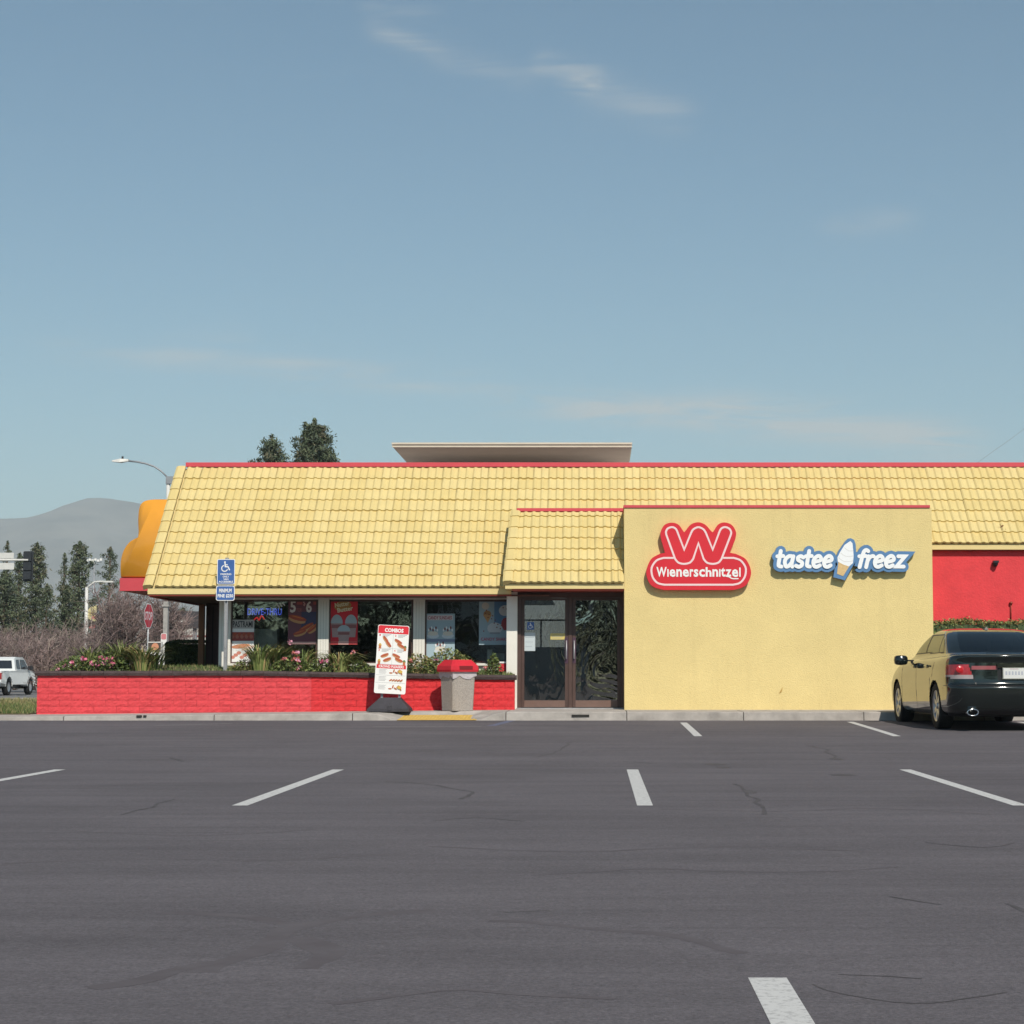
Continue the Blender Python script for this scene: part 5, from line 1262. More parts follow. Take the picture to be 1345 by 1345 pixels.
    piece('seats', lambda mb: (mb.box(-.62, .62, 1.35, 1.55, .5, 1.10, BLK), mb.box(-.62, -.12, 2.35, 2.5, .5, 1.15, BLK), mb.box(.12, .62, 2.35, 2.5, .5, 1.15, BLK), mb.box(-.5, -.24, 2.37, 2.46, 1.16, 1.30, BLK), mb.box(.24, .5, 2.37, 2.46, 1.16, 1.30, BLK)))
    return t
CARX = 6.02
car = sedan((0, 0, 0), PAINT, 'dark green sedan parked nose-in beside the yellow wall')
car.location = (CARX-.01, 27.6, .112); car.scale = (1.03, 1.0, 1.03); car.rotation_euler = (R(.15), 0, R(2.6))

# white pickup driving away on the street at the left
TRW = mat('white_car_paint', (.72, .73, .72), .25, .03, 3, coat=.8)
def side_prism(mb, poly_, x0, x1, m):
    """outline in (y, z) swept across x"""
    n = len(poly_); ar = sum(poly_[i][0]*poly_[(i+1) % n][1]-poly_[(i+1) % n][0]*poly_[i][1] for i in range(n))
    if ar < 0: poly_ = poly_[::-1]
    v = [(x0, p[0], p[1]) for p in poly_]+[(x1, p[0], p[1]) for p in poly_]
    mb.add(v, [tuple(range(n-1, -1, -1)), tuple(range(n, 2*n))]+[(i, (i+1) % n, (i+1) % n+n, i+n) for i in range(n)], m)
def arch(cy, r=.44, z0=.55):
    o = []
    for k in range(9): a_ = math.pi*(1-k/8); o.append((cy+r*math.cos(a_), .40+r*math.sin(a_)))
    return o
tx, ty = at(12, 900, 85).x-.93, 83.9
t = thing('pickup_truck', 'white extended cab pickup on the street at the left edge', 'pickup truck', (0, 0, 0))
mb = MB()
body = [(0, .55), (0, 1.08), (2.02, 1.10), (2.06, 1.12), (4.05, 1.12), (5.05, 1.02), (5.25, .85), (5.25, .5), (4.62, .5)]+arch(4.15)[::-1]+[(3.68, .48), (1.55, .48)]+arch(1.10)[::-1]+[(.62, .5)]
side_prism(mb, body, -.92, .92, TRW); mb.build('body', t)
mb = MB(); c0 = [(2.05, 1.105), (2.15, 1.62), (2.35, 1.72), (3.35, 1.72), (3.60, 1.62), (4.15, 1.10)]
n = 6; vs = [(-.86+.10*(1 if p[1] > 1.5 else 0), p[0], p[1]) for p in c0]+[(.86-.10*(1 if p[1] > 1.5 else 0), p[0], p[1]) for p in c0]
mb.add(vs, [(0, 1, 2, 3, 4, 5), (11, 10, 9, 8, 7, 6)]+[(i, i+6, (i+1) % 6+6, (i+1) % 6) for i in range(6)], TRW); mb.build('cab', t)
DKG = mat('dark_car_window', (.02, .022, .026), .1, coat=.5)
mb = MB(); mb.quad((-.72, 2.058, 1.20), (.72, 2.058, 1.20), (.66, 2.128, 1.56), (-.66, 2.128, 1.56), DKG); mb.build('rear_window', t)
for y0, y1 in ((2.28, 2.75), (2.86, 3.80)):
    for sx in (-1, 1):
        mb = MB(); f0 = y1 if y1 < 3 else 3.92; f1 = y1 if y1 < 3 else 3.50
        vs = [(sx*.868, y0, 1.18), (sx*.868, f0, 1.18), (sx*.778, f1, 1.60), (sx*.778, y0+.03, 1.60)]; mb.add(vs, [(0, 1, 2, 3) if sx > 0 else (3, 2, 1, 0)], DKG); mb.build('side_window', t)
for sx in (-1, 1):
    for wy in (1.10, 4.15):
        mb = MB(); mb.tf = Matrix.Translation((sx*.80, wy, .38)); mb.lathe([(.0, -.1), (.34, -.11), (.38, -.08), (.38, .08), (.34, .12), (.23, .115), (.22, .08), (.0, .07)] if sx > 0 else [(.0, -.07), (.22, -.08), (.23, -.115), (.34, -.12), (.38, -.08), (.38, .08), (.34, .11), (.0, .1)], TYRE, 20, 'X'); wh = mb.build('wheel', t)
        m2 = MB(); m2.tf = mb.tf; m2.lathe([(.0, sx*.09), (.10, sx*.095), (.20, sx*.085), (.22, sx*.10)], RIM, 16, 'X'); m2.build('rim', wh)
    mb = MB(); mb.box(*sorted((sx*.70, sx*.925)), -.012, .12, .72, 1.0, TAILR); mb.build('tail_light', t)
    mb = MB(); mb.box(*sorted((sx*.93, sx*1.12)), 3.62, 3.72, 1.12, 1.32, BLACKP); mb.build('side_mirror', t)
mb = MB(); mb.box(-.9, .9, -.10, .0, .42, .60, GREYM); mb.build('bumper', t)
mb = MB(); mb.box(-.6, .6, .1, 5, .30, .5, BLK); mb.build('underbody', t)
t.location = (tx, ty, .0); t.rotation_euler = (0, 0, R(-1.0))

def far_car(px, Y, m, label, name='parked_car', cat='car', rz=0, ln=4.4, z=.0):
    b = at(px, 880, Y); t = thing(name, label, cat, (0, 0, 0)); mb = MB()
    body = [(0, .45), (.0, .85), (.25, .95), (1.3, 1.0), (3.3, .98), (ln-.1, .80), (ln, .45), (3.9, .35)]+[(p[0], p[1]-.08) for p in arch(3.45, .36)][::-1]+[(3.05, .3), (1.3, .3)]+[(p[0], p[1]-.08) for p in arch(.9, .36)][::-1]+[(.5, .35)]
    side_prism(mb, body, -.85, .85, m); mb.build('body', t)
    mb = MB(); c0 = [(.35, .96), (1.05, 1.38), (1.4, 1.44), (2.2, 1.44), (2.6, 1.38), (3.45, .97)]; vs = [(-.78+.13*(1 if p[1] > 1.2 else 0), p[0], p[1]) for p in c0]+[(.78-.13*(1 if p[1] > 1.2 else 0), p[0], p[1]) for p in c0]
    mb.add(vs, [(0, 1, 2, 3, 4, 5), (11, 10, 9, 8, 7, 6)]+[(i, i+6, (i+1) % 6+6, (i+1) % 6) for i in range(6)], m); mb.build('cabin', t)
    for sx in (-1, 1):
        mb = MB(); vs = [(sx*.775, .85, 1.02), (sx*.775, 3.1, 1.02), (sx*.662, 2.5, 1.36), (sx*.662, 1.15, 1.36)]; mb.add(vs, [(0, 1, 2, 3) if sx > 0 else (3, 2, 1, 0)], DKG); mb.build('side_window', t)
        for wy in (.9, 3.45):
            mb = MB(); mb.tf = Matrix.Translation((sx*.75, wy, .31)); mb.lathe([(.0, -.1), (.31, -.1), (.31, .1), (.0, .1)], TYRE, 16, 'X'); mb.build('wheel', t)
    t.location = (b.x, Y, z); t.rotation_euler = (0, 0, rz); return t
far_car(50, 92, TRW, 'white car on the street just beyond the pickup truck', rz=R(-80))
far_car(196, 74, TRW, 'white car half hidden by bare branches behind the stop sign', rz=R(-75), z=.95)

# ------------------------------------------------------------------ street furniture at the left
ply = 71.0
t = thing('street_lamp', 'tall cobra-head street lamp rising behind the left roof edge', 'street lamp', at(221, 880, ply)); b = at(221, 880, ply)
mb = MB(); top = at(221, 627, ply); mb.tube([(b.x, ply, .1), top], [.11, .07], PALEM, 10); mb.box(top.x-.07, top.x+.30, ply-.1, ply+.1, top.z-.25, top.z+.03, GREYM); mb.build('pole', t)
mb = MB(); mb.tube([at(x, y, ply) for x, y in ((220, 627), (212, 619), (203, 613), (192, 609), (180, 606.5), (168, 605.3))], .035, GREYM, 6); mb.build('arm', t)
mb = MB(); a = at(169, 604.6, ply); c = at(147.5, 605.8, ply)
mb.add([a+Vector((0, -.06, -.04)), a+Vector((0, .06, -.04)), a+Vector((0, .05, .04)), a+Vector((0, -.05, .04)), (a+c)/2+Vector((0, -.16, -.07)), (a+c)/2+Vector((0, .16, -.07)), (a+c)/2+Vector((0, .10, .07)), (a+c)/2+Vector((0, -.10, .07)), c+Vector((0, -.1, -.02)), c+Vector((0, .1, -.02)), c+Vector((0, .06, .03)), c+Vector((0, -.06, .03))],
       [(k, (k+1) % 4, (k+1) % 4+4, k+4) for k in range(4)]+[(k+4, (k+1) % 4+4, (k+1) % 4+8, k+8) for k in range(4)]+[(0, 3, 2, 1), (8, 9, 10, 11)], PALEM); ph = at(161, 601.5, ply); mb.tube([ph-Vector((0, 0, .1)), ph+Vector((0, 0, .06))], .04, BLACKP, 8); mb.build('lamp_head', t)
LY = 120.0
t = thing('street_lamp', 'white street lamp pole carrying a yellow banner among bare bushes', 'street lamp', at(113, 880, LY)); b = at(112.5, 885, LY)
mb = MB(); top = at(114, 771, LY); mb.tube([(b.x, LY, .1), top], [.16, .10], PALEM, 10); mb.build('pole', t)
mb = MB(); mb.tube([at(x, y, LY) for x, y in ((114, 772), (118, 769), (124, 764.5), (132, 763.8), (138, 764))], .06, PALEM, 6); mb.build('arm', t)
mb = MB(); a, b2 = at(136, 765.2, LY), at(149.5, 763, LY); mb.box(a.x, b2.x, LY-.15, LY+.15, a.z, b2.z, PALEM); mb.build('lamp_head', t)
mb = MB(); bp = [(x, z) for x, z in [(lambda q: (q.x, q.z))(at(x, y, LY)) for x, y in ((116, 812), (115.5, 802), (119, 797), (123, 797), (127, 794.5), (126.5, 816), (121, 816))]]; mb.prism(bp, LY-.02, LY+.02, flat((.60, .52, .26))); bn = mb.build('banner', t)
mb = MB(); q = at(121, 806, LY); disc(mb, q.x, q.z, .18, .12, LY-.03, flat((.45, .35, .12)), 8); disc(mb, q.x+.1, q.z-.25, .15, .1, LY-.031, flat((.62, .24, .18)), 8); mb.build('print', bn)
mb = MB(); q = at(122, 823, LY); mb.prism([(q.x-.25, q.z-.1), (q.x+.1, q.z-.12), (q.x+.18, q.z+.14), (q.x-.08, q.z+.12)], LY-.02, LY+.02, flat((.62, .16, .14))); mb.build('banner', t)
# traffic signal
SYY = 80.0
t = thing('traffic_signal', 'dark traffic signal seen from behind on its white mast arm', 'traffic light', at(35, 745, SYY))
mb = MB(); mb.tube([at(-70, 735.5, SYY), at(37, 735.5, SYY)], [.07, .045], PALEM, 8); pl = at(-70, 735.5, SYY); mb.tube([(pl.x, SYY, .1), (pl.x, SYY, pl.z+.3)], .12, PALEM, 10); mb.build('mast_arm', t)
mb = MB(); a, b = at(28.8, 763.5, SYY), at(43, 723.8, SYY); DKS = mat('signal_black', (.022, .026, .032), .6, .2, 4); mb.prism(rrect(a.x, b.x, a.z, b.z, .06), SYY+.10, SYY+.13, DKS); mb.build('backplate', t)
for q in range(3):
    zc = a.z+(b.z-a.z)*(.2+.3*q); xm = (a.x+b.x)/2; mb = MB(); mb.box(xm-.15, xm+.15, SYY-.02, SYY+.099, zc-.17, zc+.17, DKS); o = mb.build('signal_section', t); m2 = MB(); m2.tube([(xm, SYY+.131, zc), (xm, SYY+.33, zc)], .14, DKS, 14, False); m2.build('visor', o)
t = thing('street_name_sign', 'pale street name sign with two panels on the mast arm', 'sign', at(8, 740, SYY))
for (x0, x1, y0, y1) in ((-40, 18.5, 726, 733.5), (-40, 18.8, 739.5, 748)):
    a, b = at(x0, y1, SYY), at(x1, y0, SYY); mb = MB(); mb.box(a.x, b.x, SYY-.03, SYY-.0, a.z, b.z, PALEM); mb.build('panel', t)
mb = MB(); a, b = at(5, 749, SYY), at(7, 725, SYY); mb.box(a.x, b.x, SYY+.001, SYY+.03, a.z, b.z, GREYM); mb.build('bracket', t)
# stop sign, seen at an angle
STY = 57.0
c = at(195, 809, STY); t = thing('stop_sign', 'red STOP sign turned sideways above the planter shrubs', 'stop sign', (c.x, STY, .2))
mb = MB(); mb.tube([(c.x-.01, STY+.03, .1), (c.x-.01, STY+.03, c.z+.38)], .025, STEEL, 6); mb.build('pole', t)
TS = Matrix.Translation(c) @ Matrix.Rotation(R(83), 4, 'Z')
oc = [(.40*math.cos(R(22.5+45*k)), .40*math.sin(R(22.5+45*k))) for k in range(8)]
mb = MB(); mb.tf = TS; mb.prism(oc, -.006, .0, PW, STEEL); sp = mb.build('sign_panel', t); mb = MB(); mb.tf = TS
poly(mb, [(p[0]*.93, p[1]*.93) for p in oc], -.008, flat((.52, .03, .05))); text(mb, 'STOP', -.30, .30, -.13, .13, -.0095, flat((.75, .66, .66)), .03); mb.build('print', sp)
# low pale wall, dark sign with an arrow, pale post, small signs
BWY = 66.0
PALEW = mat('pale_block_wall', (.50, .48, .44), .9, .12, 2)
a, b = at(178, 872, BWY), at(300, 826, BWY); t = thing('boundary_wall', 'low pale block wall with a dark line behind the hedge', 'wall', ((a.x+b.x)/2, BWY, .1)); mb = MB(); mb.box(a.x, b.x, BWY, BWY+.25, .05, b.z, PALEW); mb.build('wall_face', t)
mb = MB(); a2, b2 = at(180, 836.5, BWY-.02), at(300, 834.5, BWY-.02); mb.box(a2.x, b2.x, BWY-.02, BWY-.001, a2.z, b2.z, flat((.22, .06, .06))); mb.build('stripe', t)
a, b = at(222, 825, 64), at(263, 803, 64); t = thing('arrow_sign', 'dark directional sign with white arrow above the pale wall', 'sign', ((a.x+b.x)/2, 64, .1)); DKP = mat('dark_sign_panel', (.06, .055, .06), .6, .2, 2)
mb = MB(); mb.box(a.x, b.x, 64, 64.1, a.z, b.z, DKP); pn = mb.build('sign_panel', t); mb = MB(); a3 = at(229, 817, 63.99); b3 = at(243.5, 814.5, 63.99); zc = (a3.z+b3.z)/2; mb.ribbon([(a3.x, zc), (b3.x, zc)], .03, 63.985, PALEM); mb.ribbon([(b3.x-.09, zc+.08), (b3.x, zc), (b3.x-.09, zc-.08)], .022, 63.983, PALEM); mb.build('print', pn)
mb = MB()
for xx in (a.x+.2, b.x-.2): mb.box(xx-.06, xx+.06, 64.101, 64.2, .1, b.z-.1, GREYM)
mb.build('post', t)
PALEG = mat('weathered_post_concrete', (.36, .34, .32), .9, .25, 5); a, b = at(213, 880, 60), at(220.5, 790, 60); mb = MB(); mb.box(a.x, b.x, 60, 60.2, .1, b.z, PALEG); mb.box(a.x-.04, b.x+.04, 59.96, 60.24, b.z-.16, b.z-.1, PALEG); mb.box(a.x-.07, b.x+.07, 59.93, 60.27, .1, .35, PALEW); tag(mb.build('concrete_post'), 'square pale concrete post right of the stop sign', 'post')
c = at(215.5, 839, 50); t = thing('lane_sign', 'small pink and white sign on a thin white post', 'sign', (c.x, 50, .2)); mb = MB(); mb.box(c.x-.025, c.x+.02, 50.01, 50.05, .1, c.z, PALEM); mb.build('post', t)
mb = MB(); mb.prism(rrect(c.x-.08, c.x+.07, c.z-.15, c.z+.14, .03), 49.98, 50.0, PW); pn = mb.build('sign_panel', t); mb = MB(); poly(mb, rrect(c.x-.07, c.x+.06, c.z-.02, c.z+.13, .03), 49.978, flat((.62, .22, .24))); mb.build('print', pn)
a, b = at(193.5, 872, 47), at(212, 843, 47); t = thing('order_board', 'small drive-through menu board with orange disc behind the strap leaves', 'menu board', ((a.x+b.x)/2, 47, .2)); mb = MB(); mb.box(a.x, b.x, 47, 47.15, a.z, b.z, PW); pn = mb.build('panel', t)
mb = MB(); H = b.z-a.z; rect(mb, a.x+.01, b.x-.01, a.z+H*.55, b.z-.02, 46.997, flat((.09, .07, .06))); disc(mb, (a.x*.45+b.x*.55), a.z+H*.78, .09, .09, 46.995, flat((.66, .30, .18)), 12); rect(mb, a.x+.03, b.x-.03, a.z+H*.15, a.z+H*.40, 46.997, flat((.10, .16, .12))); mb.build('print', pn)
mb = MB(); mb.box((a.x+b.x)/2-.05, (a.x+b.x)/2+.05, 47.02, 47.12, .1, a.z, GREYM); mb.build('post', t)
# floodlight mast far away
FY = 260.0; c = at(124, 736, FY); t = thing('floodlight_mast', 'distant row of white floodlights above the conifers', 'floodlight', (c.x, FY, 0)); mb = MB(); mb.tube([(c.x, FY, 0), (c.x, FY, c.z)], [.22, .12], GREYM, 8); mb.build('pole', t)
mb = MB(); mb.box(c.x-1.0, c.x+1.0, FY, FY+.1, c.z-.3, c.z-.22, GREYM); mb.build('crossbar', t)
for q in range(6):
    mb = MB(); x = c.x-.95+q*.38; mb.box(x-.15, x+.15, FY-.25, FY-.01, c.z-.18+.12*(q % 2), c.z+.12+.12*(q % 2), PW); mb.build('floodlight', t)
# overhead wire at the right edge
a = at(1300, 596, 60); b = at(1360, 552, 60); mb = MB(); mb.tube([a+(a-b)*.6, a, (a+b)/2-Vector((0, 0, .02)), b, b+(b-a)*.6], .005, GREYM, 5)
tag(mb.build('overhead_wire'), 'thin overhead wire crossing the sky at the far right', 'wire')

# ------------------------------------------------------------------ trees
NG = [mat('needle_green', (.102, .130, .072), .8, .2, .7), mat('needle_light', (.140, .160, .088), .8, .2, .7), mat('needle_dark', (.072, .092, .060), .85, .2, .7), mat('needle_olive', (.150, .140, .088), .8, .2, .7)]
BARK = mat('bark', (.11, .08, .06), .95, .3, 3, .4, 12); TWIG = [mat('twig_mauve', (.29, .215, .205), .95), mat('twig_brown', (.22, .165, .15), .95), mat('twig_pale', (.40, .33, .29), .95)]
def conifer(px, ytop, Y, half, label, seed, clumps=130, base_t=.08, gap=.25, grp='conifers beyond the street', shape=1.0, lean=0, zb=0.0, p=.62, szk=1.0):
    r = random.Random(seed); top = at(px, ytop, Y); H = top.z-zb; wr = half*Y/FPX; t = thing('conifer', label, 'tree', (top.x, Y, zb), grp)
    mb = MB(); mb.tube([(top.x+lean, Y, zb), (top.x+lean*.5, Y, zb+H*.5), (top.x, Y, top.z-.2)], [H*.018, H*.012, .03], BARK, 7); mb.build('trunk', t)
    mb = MB(); cr = MB(); nb = max(26, int(clumps*.38)); sz = (wr*szk/1.6)**.5
    def tuft(c, cs, n):
        sh = r.random(); m = NG[0] if sh < .45 else NG[1] if sh < .62 else NG[2] if sh < .85 else NG[3]
        for _ in range(n):
            d = Vector((r.gauss(0, 1), r.gauss(0, 1), r.gauss(0, .85)))*cs*.5; e = Euler((r.uniform(-1.2, 1.2), r.uniform(-1.2, 1.2), r.uniform(0, 6.28))).to_matrix(); s = .115*sz*r.uniform(.6, 1.5); p = c+d
            cr.add([p+e @ Vector((-s, 0, 0)), p+e @ Vector((s*.2, -s*.3, 0)), p+e @ Vector((s, .1*s, .3*s)), p+e @ Vector((0, s*.3, .1*s))], [(0, 1, 2, 3)], m if r.random() < .8 else NG[r.randrange(4)])
    for i in range(nb):
        u = base_t+(.97-base_t)*((i+r.random())/nb)**.9; a = i*2.399+r.uniform(-.4, .4); env = wr*shape*(1.15 if szk == 1 else 1)*((1-u)**p+.012)
        ln = env*(r.uniform(.45, .8) if r.random() < .45 else r.uniform(.85, 1.18)); d = Vector((math.cos(a), math.sin(a), r.uniform(.25, .65))); b0 = Vector((top.x+lean*(1-u), Y, zb+H*u-ln*.3)); tip = b0+d*ln
        mb.tube([b0, b0+d*ln*.6-Vector((0, 0, ln*.06)), tip], [.05*sz, .03*sz, .01], BARK, 4, False)
        k = max(2, int(ln/(.42*sz))+1)
        for q in range(k):
            v = .40+.62*q/max(1, k-1); tuft(b0+d*ln*v+Vector((r.gauss(0, .1), r.gauss(0, .1), r.gauss(.03, .06)))*sz, sz*(.30+.24*(1-u))*r.uniform(.75, 1.25)*(1.15-.35*v), 34)
    for q in range(5): tuft(Vector((top.x, Y, zb+H*(.955+.011*q))), sz*(.26-.042*q), 26)
    mb.build('limbs', t); cr.build('crown', t); return t
conifer(10, 711, 150, 13, 'slim conifer whose tuft shows above the street name sign', 1, 90, .1, shape=.7)
conifer(26, 727, 142, 20, 'green conifer standing behind the traffic signal', 2, 190, .05)
conifer(49, 714, 138, 27, 'tall bushy conifer just right of the traffic signal', 3, 260, .05, shape=1.15)
conifer(6, 752, 136, 34, 'broad low conifer at the left edge of the picture', 4, 220, .05, shape=1.2)
conifer(85, 727, 150, 14, 'thin clumpy conifer with gaps in its crown', 5, 80, .12, shape=.9)
conifer(105, 712, 146, 30, 'pointed dark conifer left of the floodlights', 6, 240, .06, shape=1.15)
conifer(88, 770, 140, 26, 'low bushy conifer at the foot of the pointed one', 7, 170, .05, shape=1.1)
conifer(145, 719, 160, 23, 'narrow spired conifer beside the orange roof shape', 8, 130, .12, shape=1.1)
conifer(62, 768, 134, 18, 'short conifer right of the tall bushy one', 9, 110, .05)
conifer(240, 800, 150, 34, 'low dark tree glimpsed under the left eave', 10, 120, .05)
conifer(357, 573, 130, 96, 'smaller conifer rising behind the left roof', 11, 520, .40, shape=1.0, p=.80, szk=.42, grp='conifers behind the roof')
conifer(413, 551, 130, 118, 'larger conifer rising behind the left roof', 12, 680, .40, shape=1.0, p=.80, szk=.42, grp='conifers behind the roof')

def bare(px, ytop, Y, half, label, seed, n=16, name='bare_shrub', cat='shrub', grp='bare shrubs along the street', tone=0, zb=.1, stem=.0):
    r = random.Random(seed); top = at(px, ytop, Y); H = top.z-zb; wr = half*Y/FPX; b = Vector((top.x, Y, zb)); t = thing(name, label, cat, b, grp); mb = MB(); tw = MB()
    def rib(a, c, w0, m):
        d = (c-a); sd = Vector((d.z, 0, -d.x)); sd = sd.normalized()*w0 if sd.length > 1e-4 else Vector((w0, 0, 0)); s2 = Vector((0, w0, 0))
        tw.add([a-sd, a+sd, c+sd*.4, c-sd*.4], [(0, 1, 2, 3)], m); tw.add([a-s2, a+s2, c+s2*.4, c-s2*.4], [(0, 1, 2, 3)], m)
    if stem: mb.tube([b, b+Vector((0, 0, H*stem))], [.10, .07], BARK, 6)
    for i in range(n):
        a = 2*math.pi*i/n+r.uniform(-.3, .3); o = r.uniform(.15, 1.0)*wr; p0 = b+Vector((math.cos(a)*.1, math.sin(a)*.1, H*stem)); p2 = b+Vector((math.cos(a)*o, math.sin(a)*o, H*(1-.30*(o/wr)**2)*r.uniform(.78, 1.0))); p1 = (p0+p2)/2+Vector((math.cos(a)*o*.12, 0, H*.08))
        mb.tube([p0, p1, p2], [.035, .022, .008], TWIG[1] if r.random() < .8 else TWIG[2], 4, False)
        for k in range(15):
            u = r.uniform(.25, 1); q = (p0*(1-u)**2+p1*2*u*(1-u)+p2*u*u); d = Vector((r.gauss(0, .5), r.gauss(0, .5), r.uniform(.1, 1))).normalized()*H*r.uniform(.12, .26); e = q+d; m = TWIG[0] if r.random() < .62 else TWIG[1] if r.random() < .7 else TWIG[2]
            rib(q, e, .012, m)
            for z in range(5):
                v = r.uniform(.3, 1); q2 = q+d*v; e2 = q2+Vector((r.gauss(0, .6), r.gauss(0, .6), r.uniform(0, 1))).normalized()*H*r.uniform(.06, .14); rib(q2, e2, .008, m)
    mb.build('stems', t); tw.build('twigs', t); return t
bd = [(-10, 818, 100, 40, 'bare mauve shrub at the far left behind the pickup'), (22, 822, 104, 38, 'bare twiggy shrub right behind the pickup cab'), (52, 820, 100, 40, 'bare mauve shrub left of the banner lamp'), (84, 820, 98, 38, 'bare brown shrub between pickup and banner lamp'),
      (112, 826, 100, 36, 'bare shrub around the foot of the banner lamp'), (137, 808, 102, 36, 'bare shrub right of the yellow banner'), (8, 838, 103, 36, 'dense low bare shrub over the pickup roof'), (45, 842, 101, 34, 'low bare shrub above the white car'), (80, 845, 99, 34, 'low brown bare shrub left of the pink blossom'),
      (240, 818, 100, 34, 'bare shrub half hidden by the dark arrow sign'), (150, 840, 96, 30, 'low bare shrub behind the upright strap leaves'), (66, 852, 97, 30, 'pale twiggy shrub at the planter corner')]
for i, (x, y, Y, h_, lab) in enumerate(bd): bare(x, y, Y, h_, lab, 100+i, 18, tone=i)
bare(163, 772, 63, 44, 'large bare tree behind the stop sign', 140, 30, 'bare_tree', 'tree', stem=.2)
bare(218, 784, 62.5, 30, 'bare tree under the left eave in front of the arrow sign', 141, 24, 'bare_tree', 'tree', stem=.2)
bare(62, 838, 45, 17, 'small pale leafless bush left of the planter corner', 150, 7, zb=.25, grp='bare shrubs along the street')
mb = MB(); mb.box(-130, -5, 128, 131, 0, 2.2, mat('dark_understorey', (.05, .05, .03), .95, .4, 1.5)); rr = random.Random(5)
for _ in range(5200):
    p = Vector((rr.uniform(-60, -22), 127+rr.uniform(-2, 0), rr.uniform(0, 3.0))); e = Euler((rr.uniform(-1, 1), rr.uniform(-1, 1), rr.uniform(0, 6.28))).to_matrix(); s = .22
    mb.add([p+e @ Vector((-s, 0, 0)), p+e @ Vector((0, -s*.5, 0)), p+e @ Vector((s, 0, 0)), p+e @ Vector((0, s*.5, 0))], [(0, 1, 2, 3)], (NG+TWIG[:2])[rr.randrange(6)])
tag(mb.build('undergrowth'), 'dark mass of undergrowth below the conifers across the street', 'undergrowth', kind='stuff')

# things behind the camera that the windows and the car mirror
def leafy(X, Y, H, W, label, seed):
    r = random.Random(seed); t = thing('street_tree', label, 'tree', (X, Y, 0), 'trees mirrored in the glass'); mb = MB(); mb.tube([(X, Y, 0), (X+.2, Y, H*.35), (X, Y, H*.7)], [.22, .16, .07], BARK, 8)
    for k in range(7): a = k*.9; mb.tube([(X+.1, Y, H*.35), (X+math.cos(a)*W*.55, Y+math.sin(a)*W*.5, H*.65)], [.10, .03], BARK, 5)
    mb.build('trunk', t); mb = MB()
    for c in range(60):
        a = r.uniform(0, 6.28); q = r.random()**.5; u = r.uniform(.12, 1); c0 = Vector((X+math.cos(a)*q*W*(1-.35*u), Y+math.sin(a)*q*W*.8, H*u)); m = NG[r.randrange(4)]
        for _ in range(34):
            p = c0+Vector((r.gauss(0, 1), r.gauss(0, 1), r.gauss(0, .7)))*.55; e = Euler((r.uniform(-1, 1), r.uniform(-1, 1), r.uniform(0, 6.28))).to_matrix(); s = .26*r.uniform(.7, 1.4)
            mb.add([p+e @ Vector((-s, 0, 0)), p+e @ Vector((0, -s*.5, 0)), p+e @ Vector((s, 0, 0)), p+e @ Vector((0, s*.5, 0))], [(0, 1, 2, 3)], m)
    mb.build('crown', t)
for i, (X, Y, H, W) in enumerate(((-34, -42, 8, 4.5), (-25.5, -46, 9, 4.0), (-16.2, -42, 8.5, 5.2), (-20.5, -40, 3.8, 3.2), (-29.5, -40, 4, 3.4), (-12.6, -40, 3.2, 2.6), (4.5, -40, 4.4, 3.2), (-9.8, -44, 8, 3.0), (1.2, -43, 8.5, 3.6), (8, -45, 8, 4.5), (17, -43, 9, 4.8), (27, -45, 8, 4.6), (38, -44, 8, 5))):
    leafy(X, Y, H, W, 'leafy dark tree across the lot, mirrored in the restaurant glass', 300+i)
t = thing('shop_building', 'pale shop across the lot, mirrored in the left entrance door', 'building', (-5, -56, 0)); mb = MB(); mb.box(-11.5, -1.0, -64, -56, -.05, 6.2, mat('pale_render', (.72, .71, .68), .8, .05, 1)); mb.build('wall', t)
for q in range(3): mb = MB(); mb.box(-9.8+q*3, -8.2+q*3, -56.0, -55.96, 3.2, 4.6, DKP); mb.build('window', t)
mb = MB(); mb.box(-11.6, -.9, -56.2, -55.5, 6.2, 6.5, CREAM); mb.build('parapet', t)

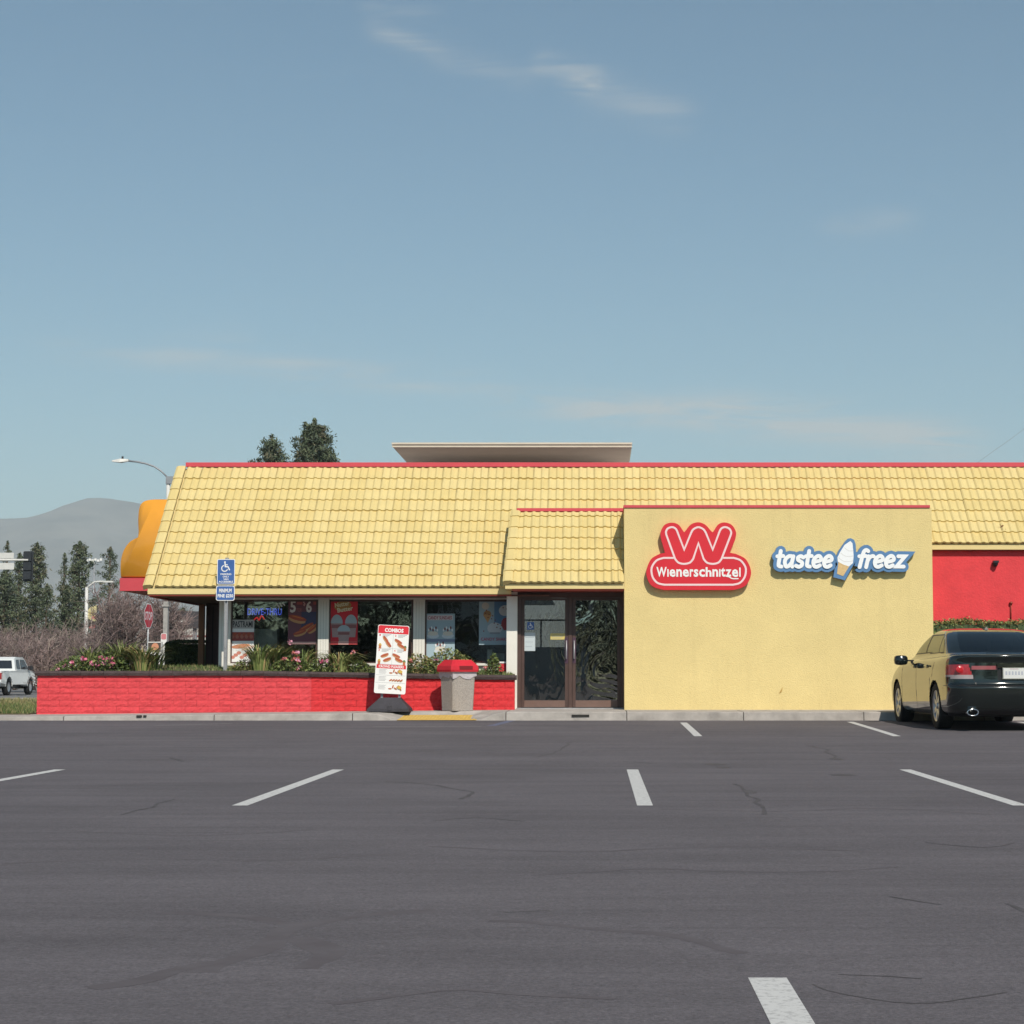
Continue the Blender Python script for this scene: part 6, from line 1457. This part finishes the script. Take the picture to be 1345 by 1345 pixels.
# ------------------------------------------------------------------ mountain and haze
MTN = mat('mountain_scrub', (.13, .115, .095), .95, .5, .006)
ridge = [(-1500, 800), (-900, 740), (-500, 705), (-200, 692), (0, 683), (30, 680), (60, 672), (90, 663), (115, 656), (135, 653.5), (155, 652.5), (175, 653), (200, 657), (260, 660), (400, 668), (700, 690), (1100, 700), (1700, 730), (2600, 790)]
def ridge_y(x):
    for (a, ya), (b, yb) in zip(ridge, ridge[1:]):
        if a <= x <= b: u = (x-a)/(b-a); u = u*u*(3-2*u)*.5+u*.5; return ya+(yb-ya)*u
    return 800
RYD = 6500.0; nx, ny = 260, 36; vs = []; fs = []
for j in range(ny+1):
    for i in range(nx+1):
        x = -1500+4100*i/nx; X = at(x, 800, RYD).x; Ht = at(x, ridge_y(x), RYD).z; v = j/ny
        if v <= .8: f = (v/.8)**1.25; Yv = 4300+(RYD-4300)*v/.8
        else: f = 1-((v-.8)/.2)*.5; Yv = RYD+900*(v-.8)/.2
        p = Vector((X*.0011, Yv*.0011, 3.3)); nn = mnoise.ridged_multi_fractal(p, 1.0, 2.1, 5, 1.0, 2.0)
        h = Ht*f*(1+(.16*(nn-1.0))*(1-abs(v/.8-1)**.5*.0 if v < .8 else 1)*(1-(v/.8)**6 if v < .8 else .3))+Ht*.012*mnoise.noise(Vector((X*.006, Yv*.004, 0)))*f
        vs.append((X, Yv, max(-.2, h)))
for j in range(ny):
    for i in range(nx): q = j*(nx+1)+i; fs.append((q, q+1, q+nx+2, q+nx+1))
mb = MB(); mb.add(vs, fs, MTN, True); tag(mb.build('mountain'), kind='structure')
hzm = bpy.data.materials.new('haze_air'); hzm.use_nodes = True; ht = hzm.node_tree; ht.nodes.clear(); ho = ht.nodes.new('ShaderNodeOutputMaterial'); pv = ht.nodes.new('ShaderNodeVolumePrincipled')
pv.inputs['Color'].default_value = (.82, .93, 1.0, 1); pv.inputs['Density'].default_value = 1.5e-4; pv.inputs['Anisotropy'].default_value = 0.0
ht.links.new(pv.outputs[0], ho.inputs['Volume'])
mb = MB(); mb.box(-9600, 9600, -400, 9600, -1.2, 700, hzm); o = tag(mb.build('haze'), 'pale valley haze in front of the mountain', 'haze', kind='stuff')
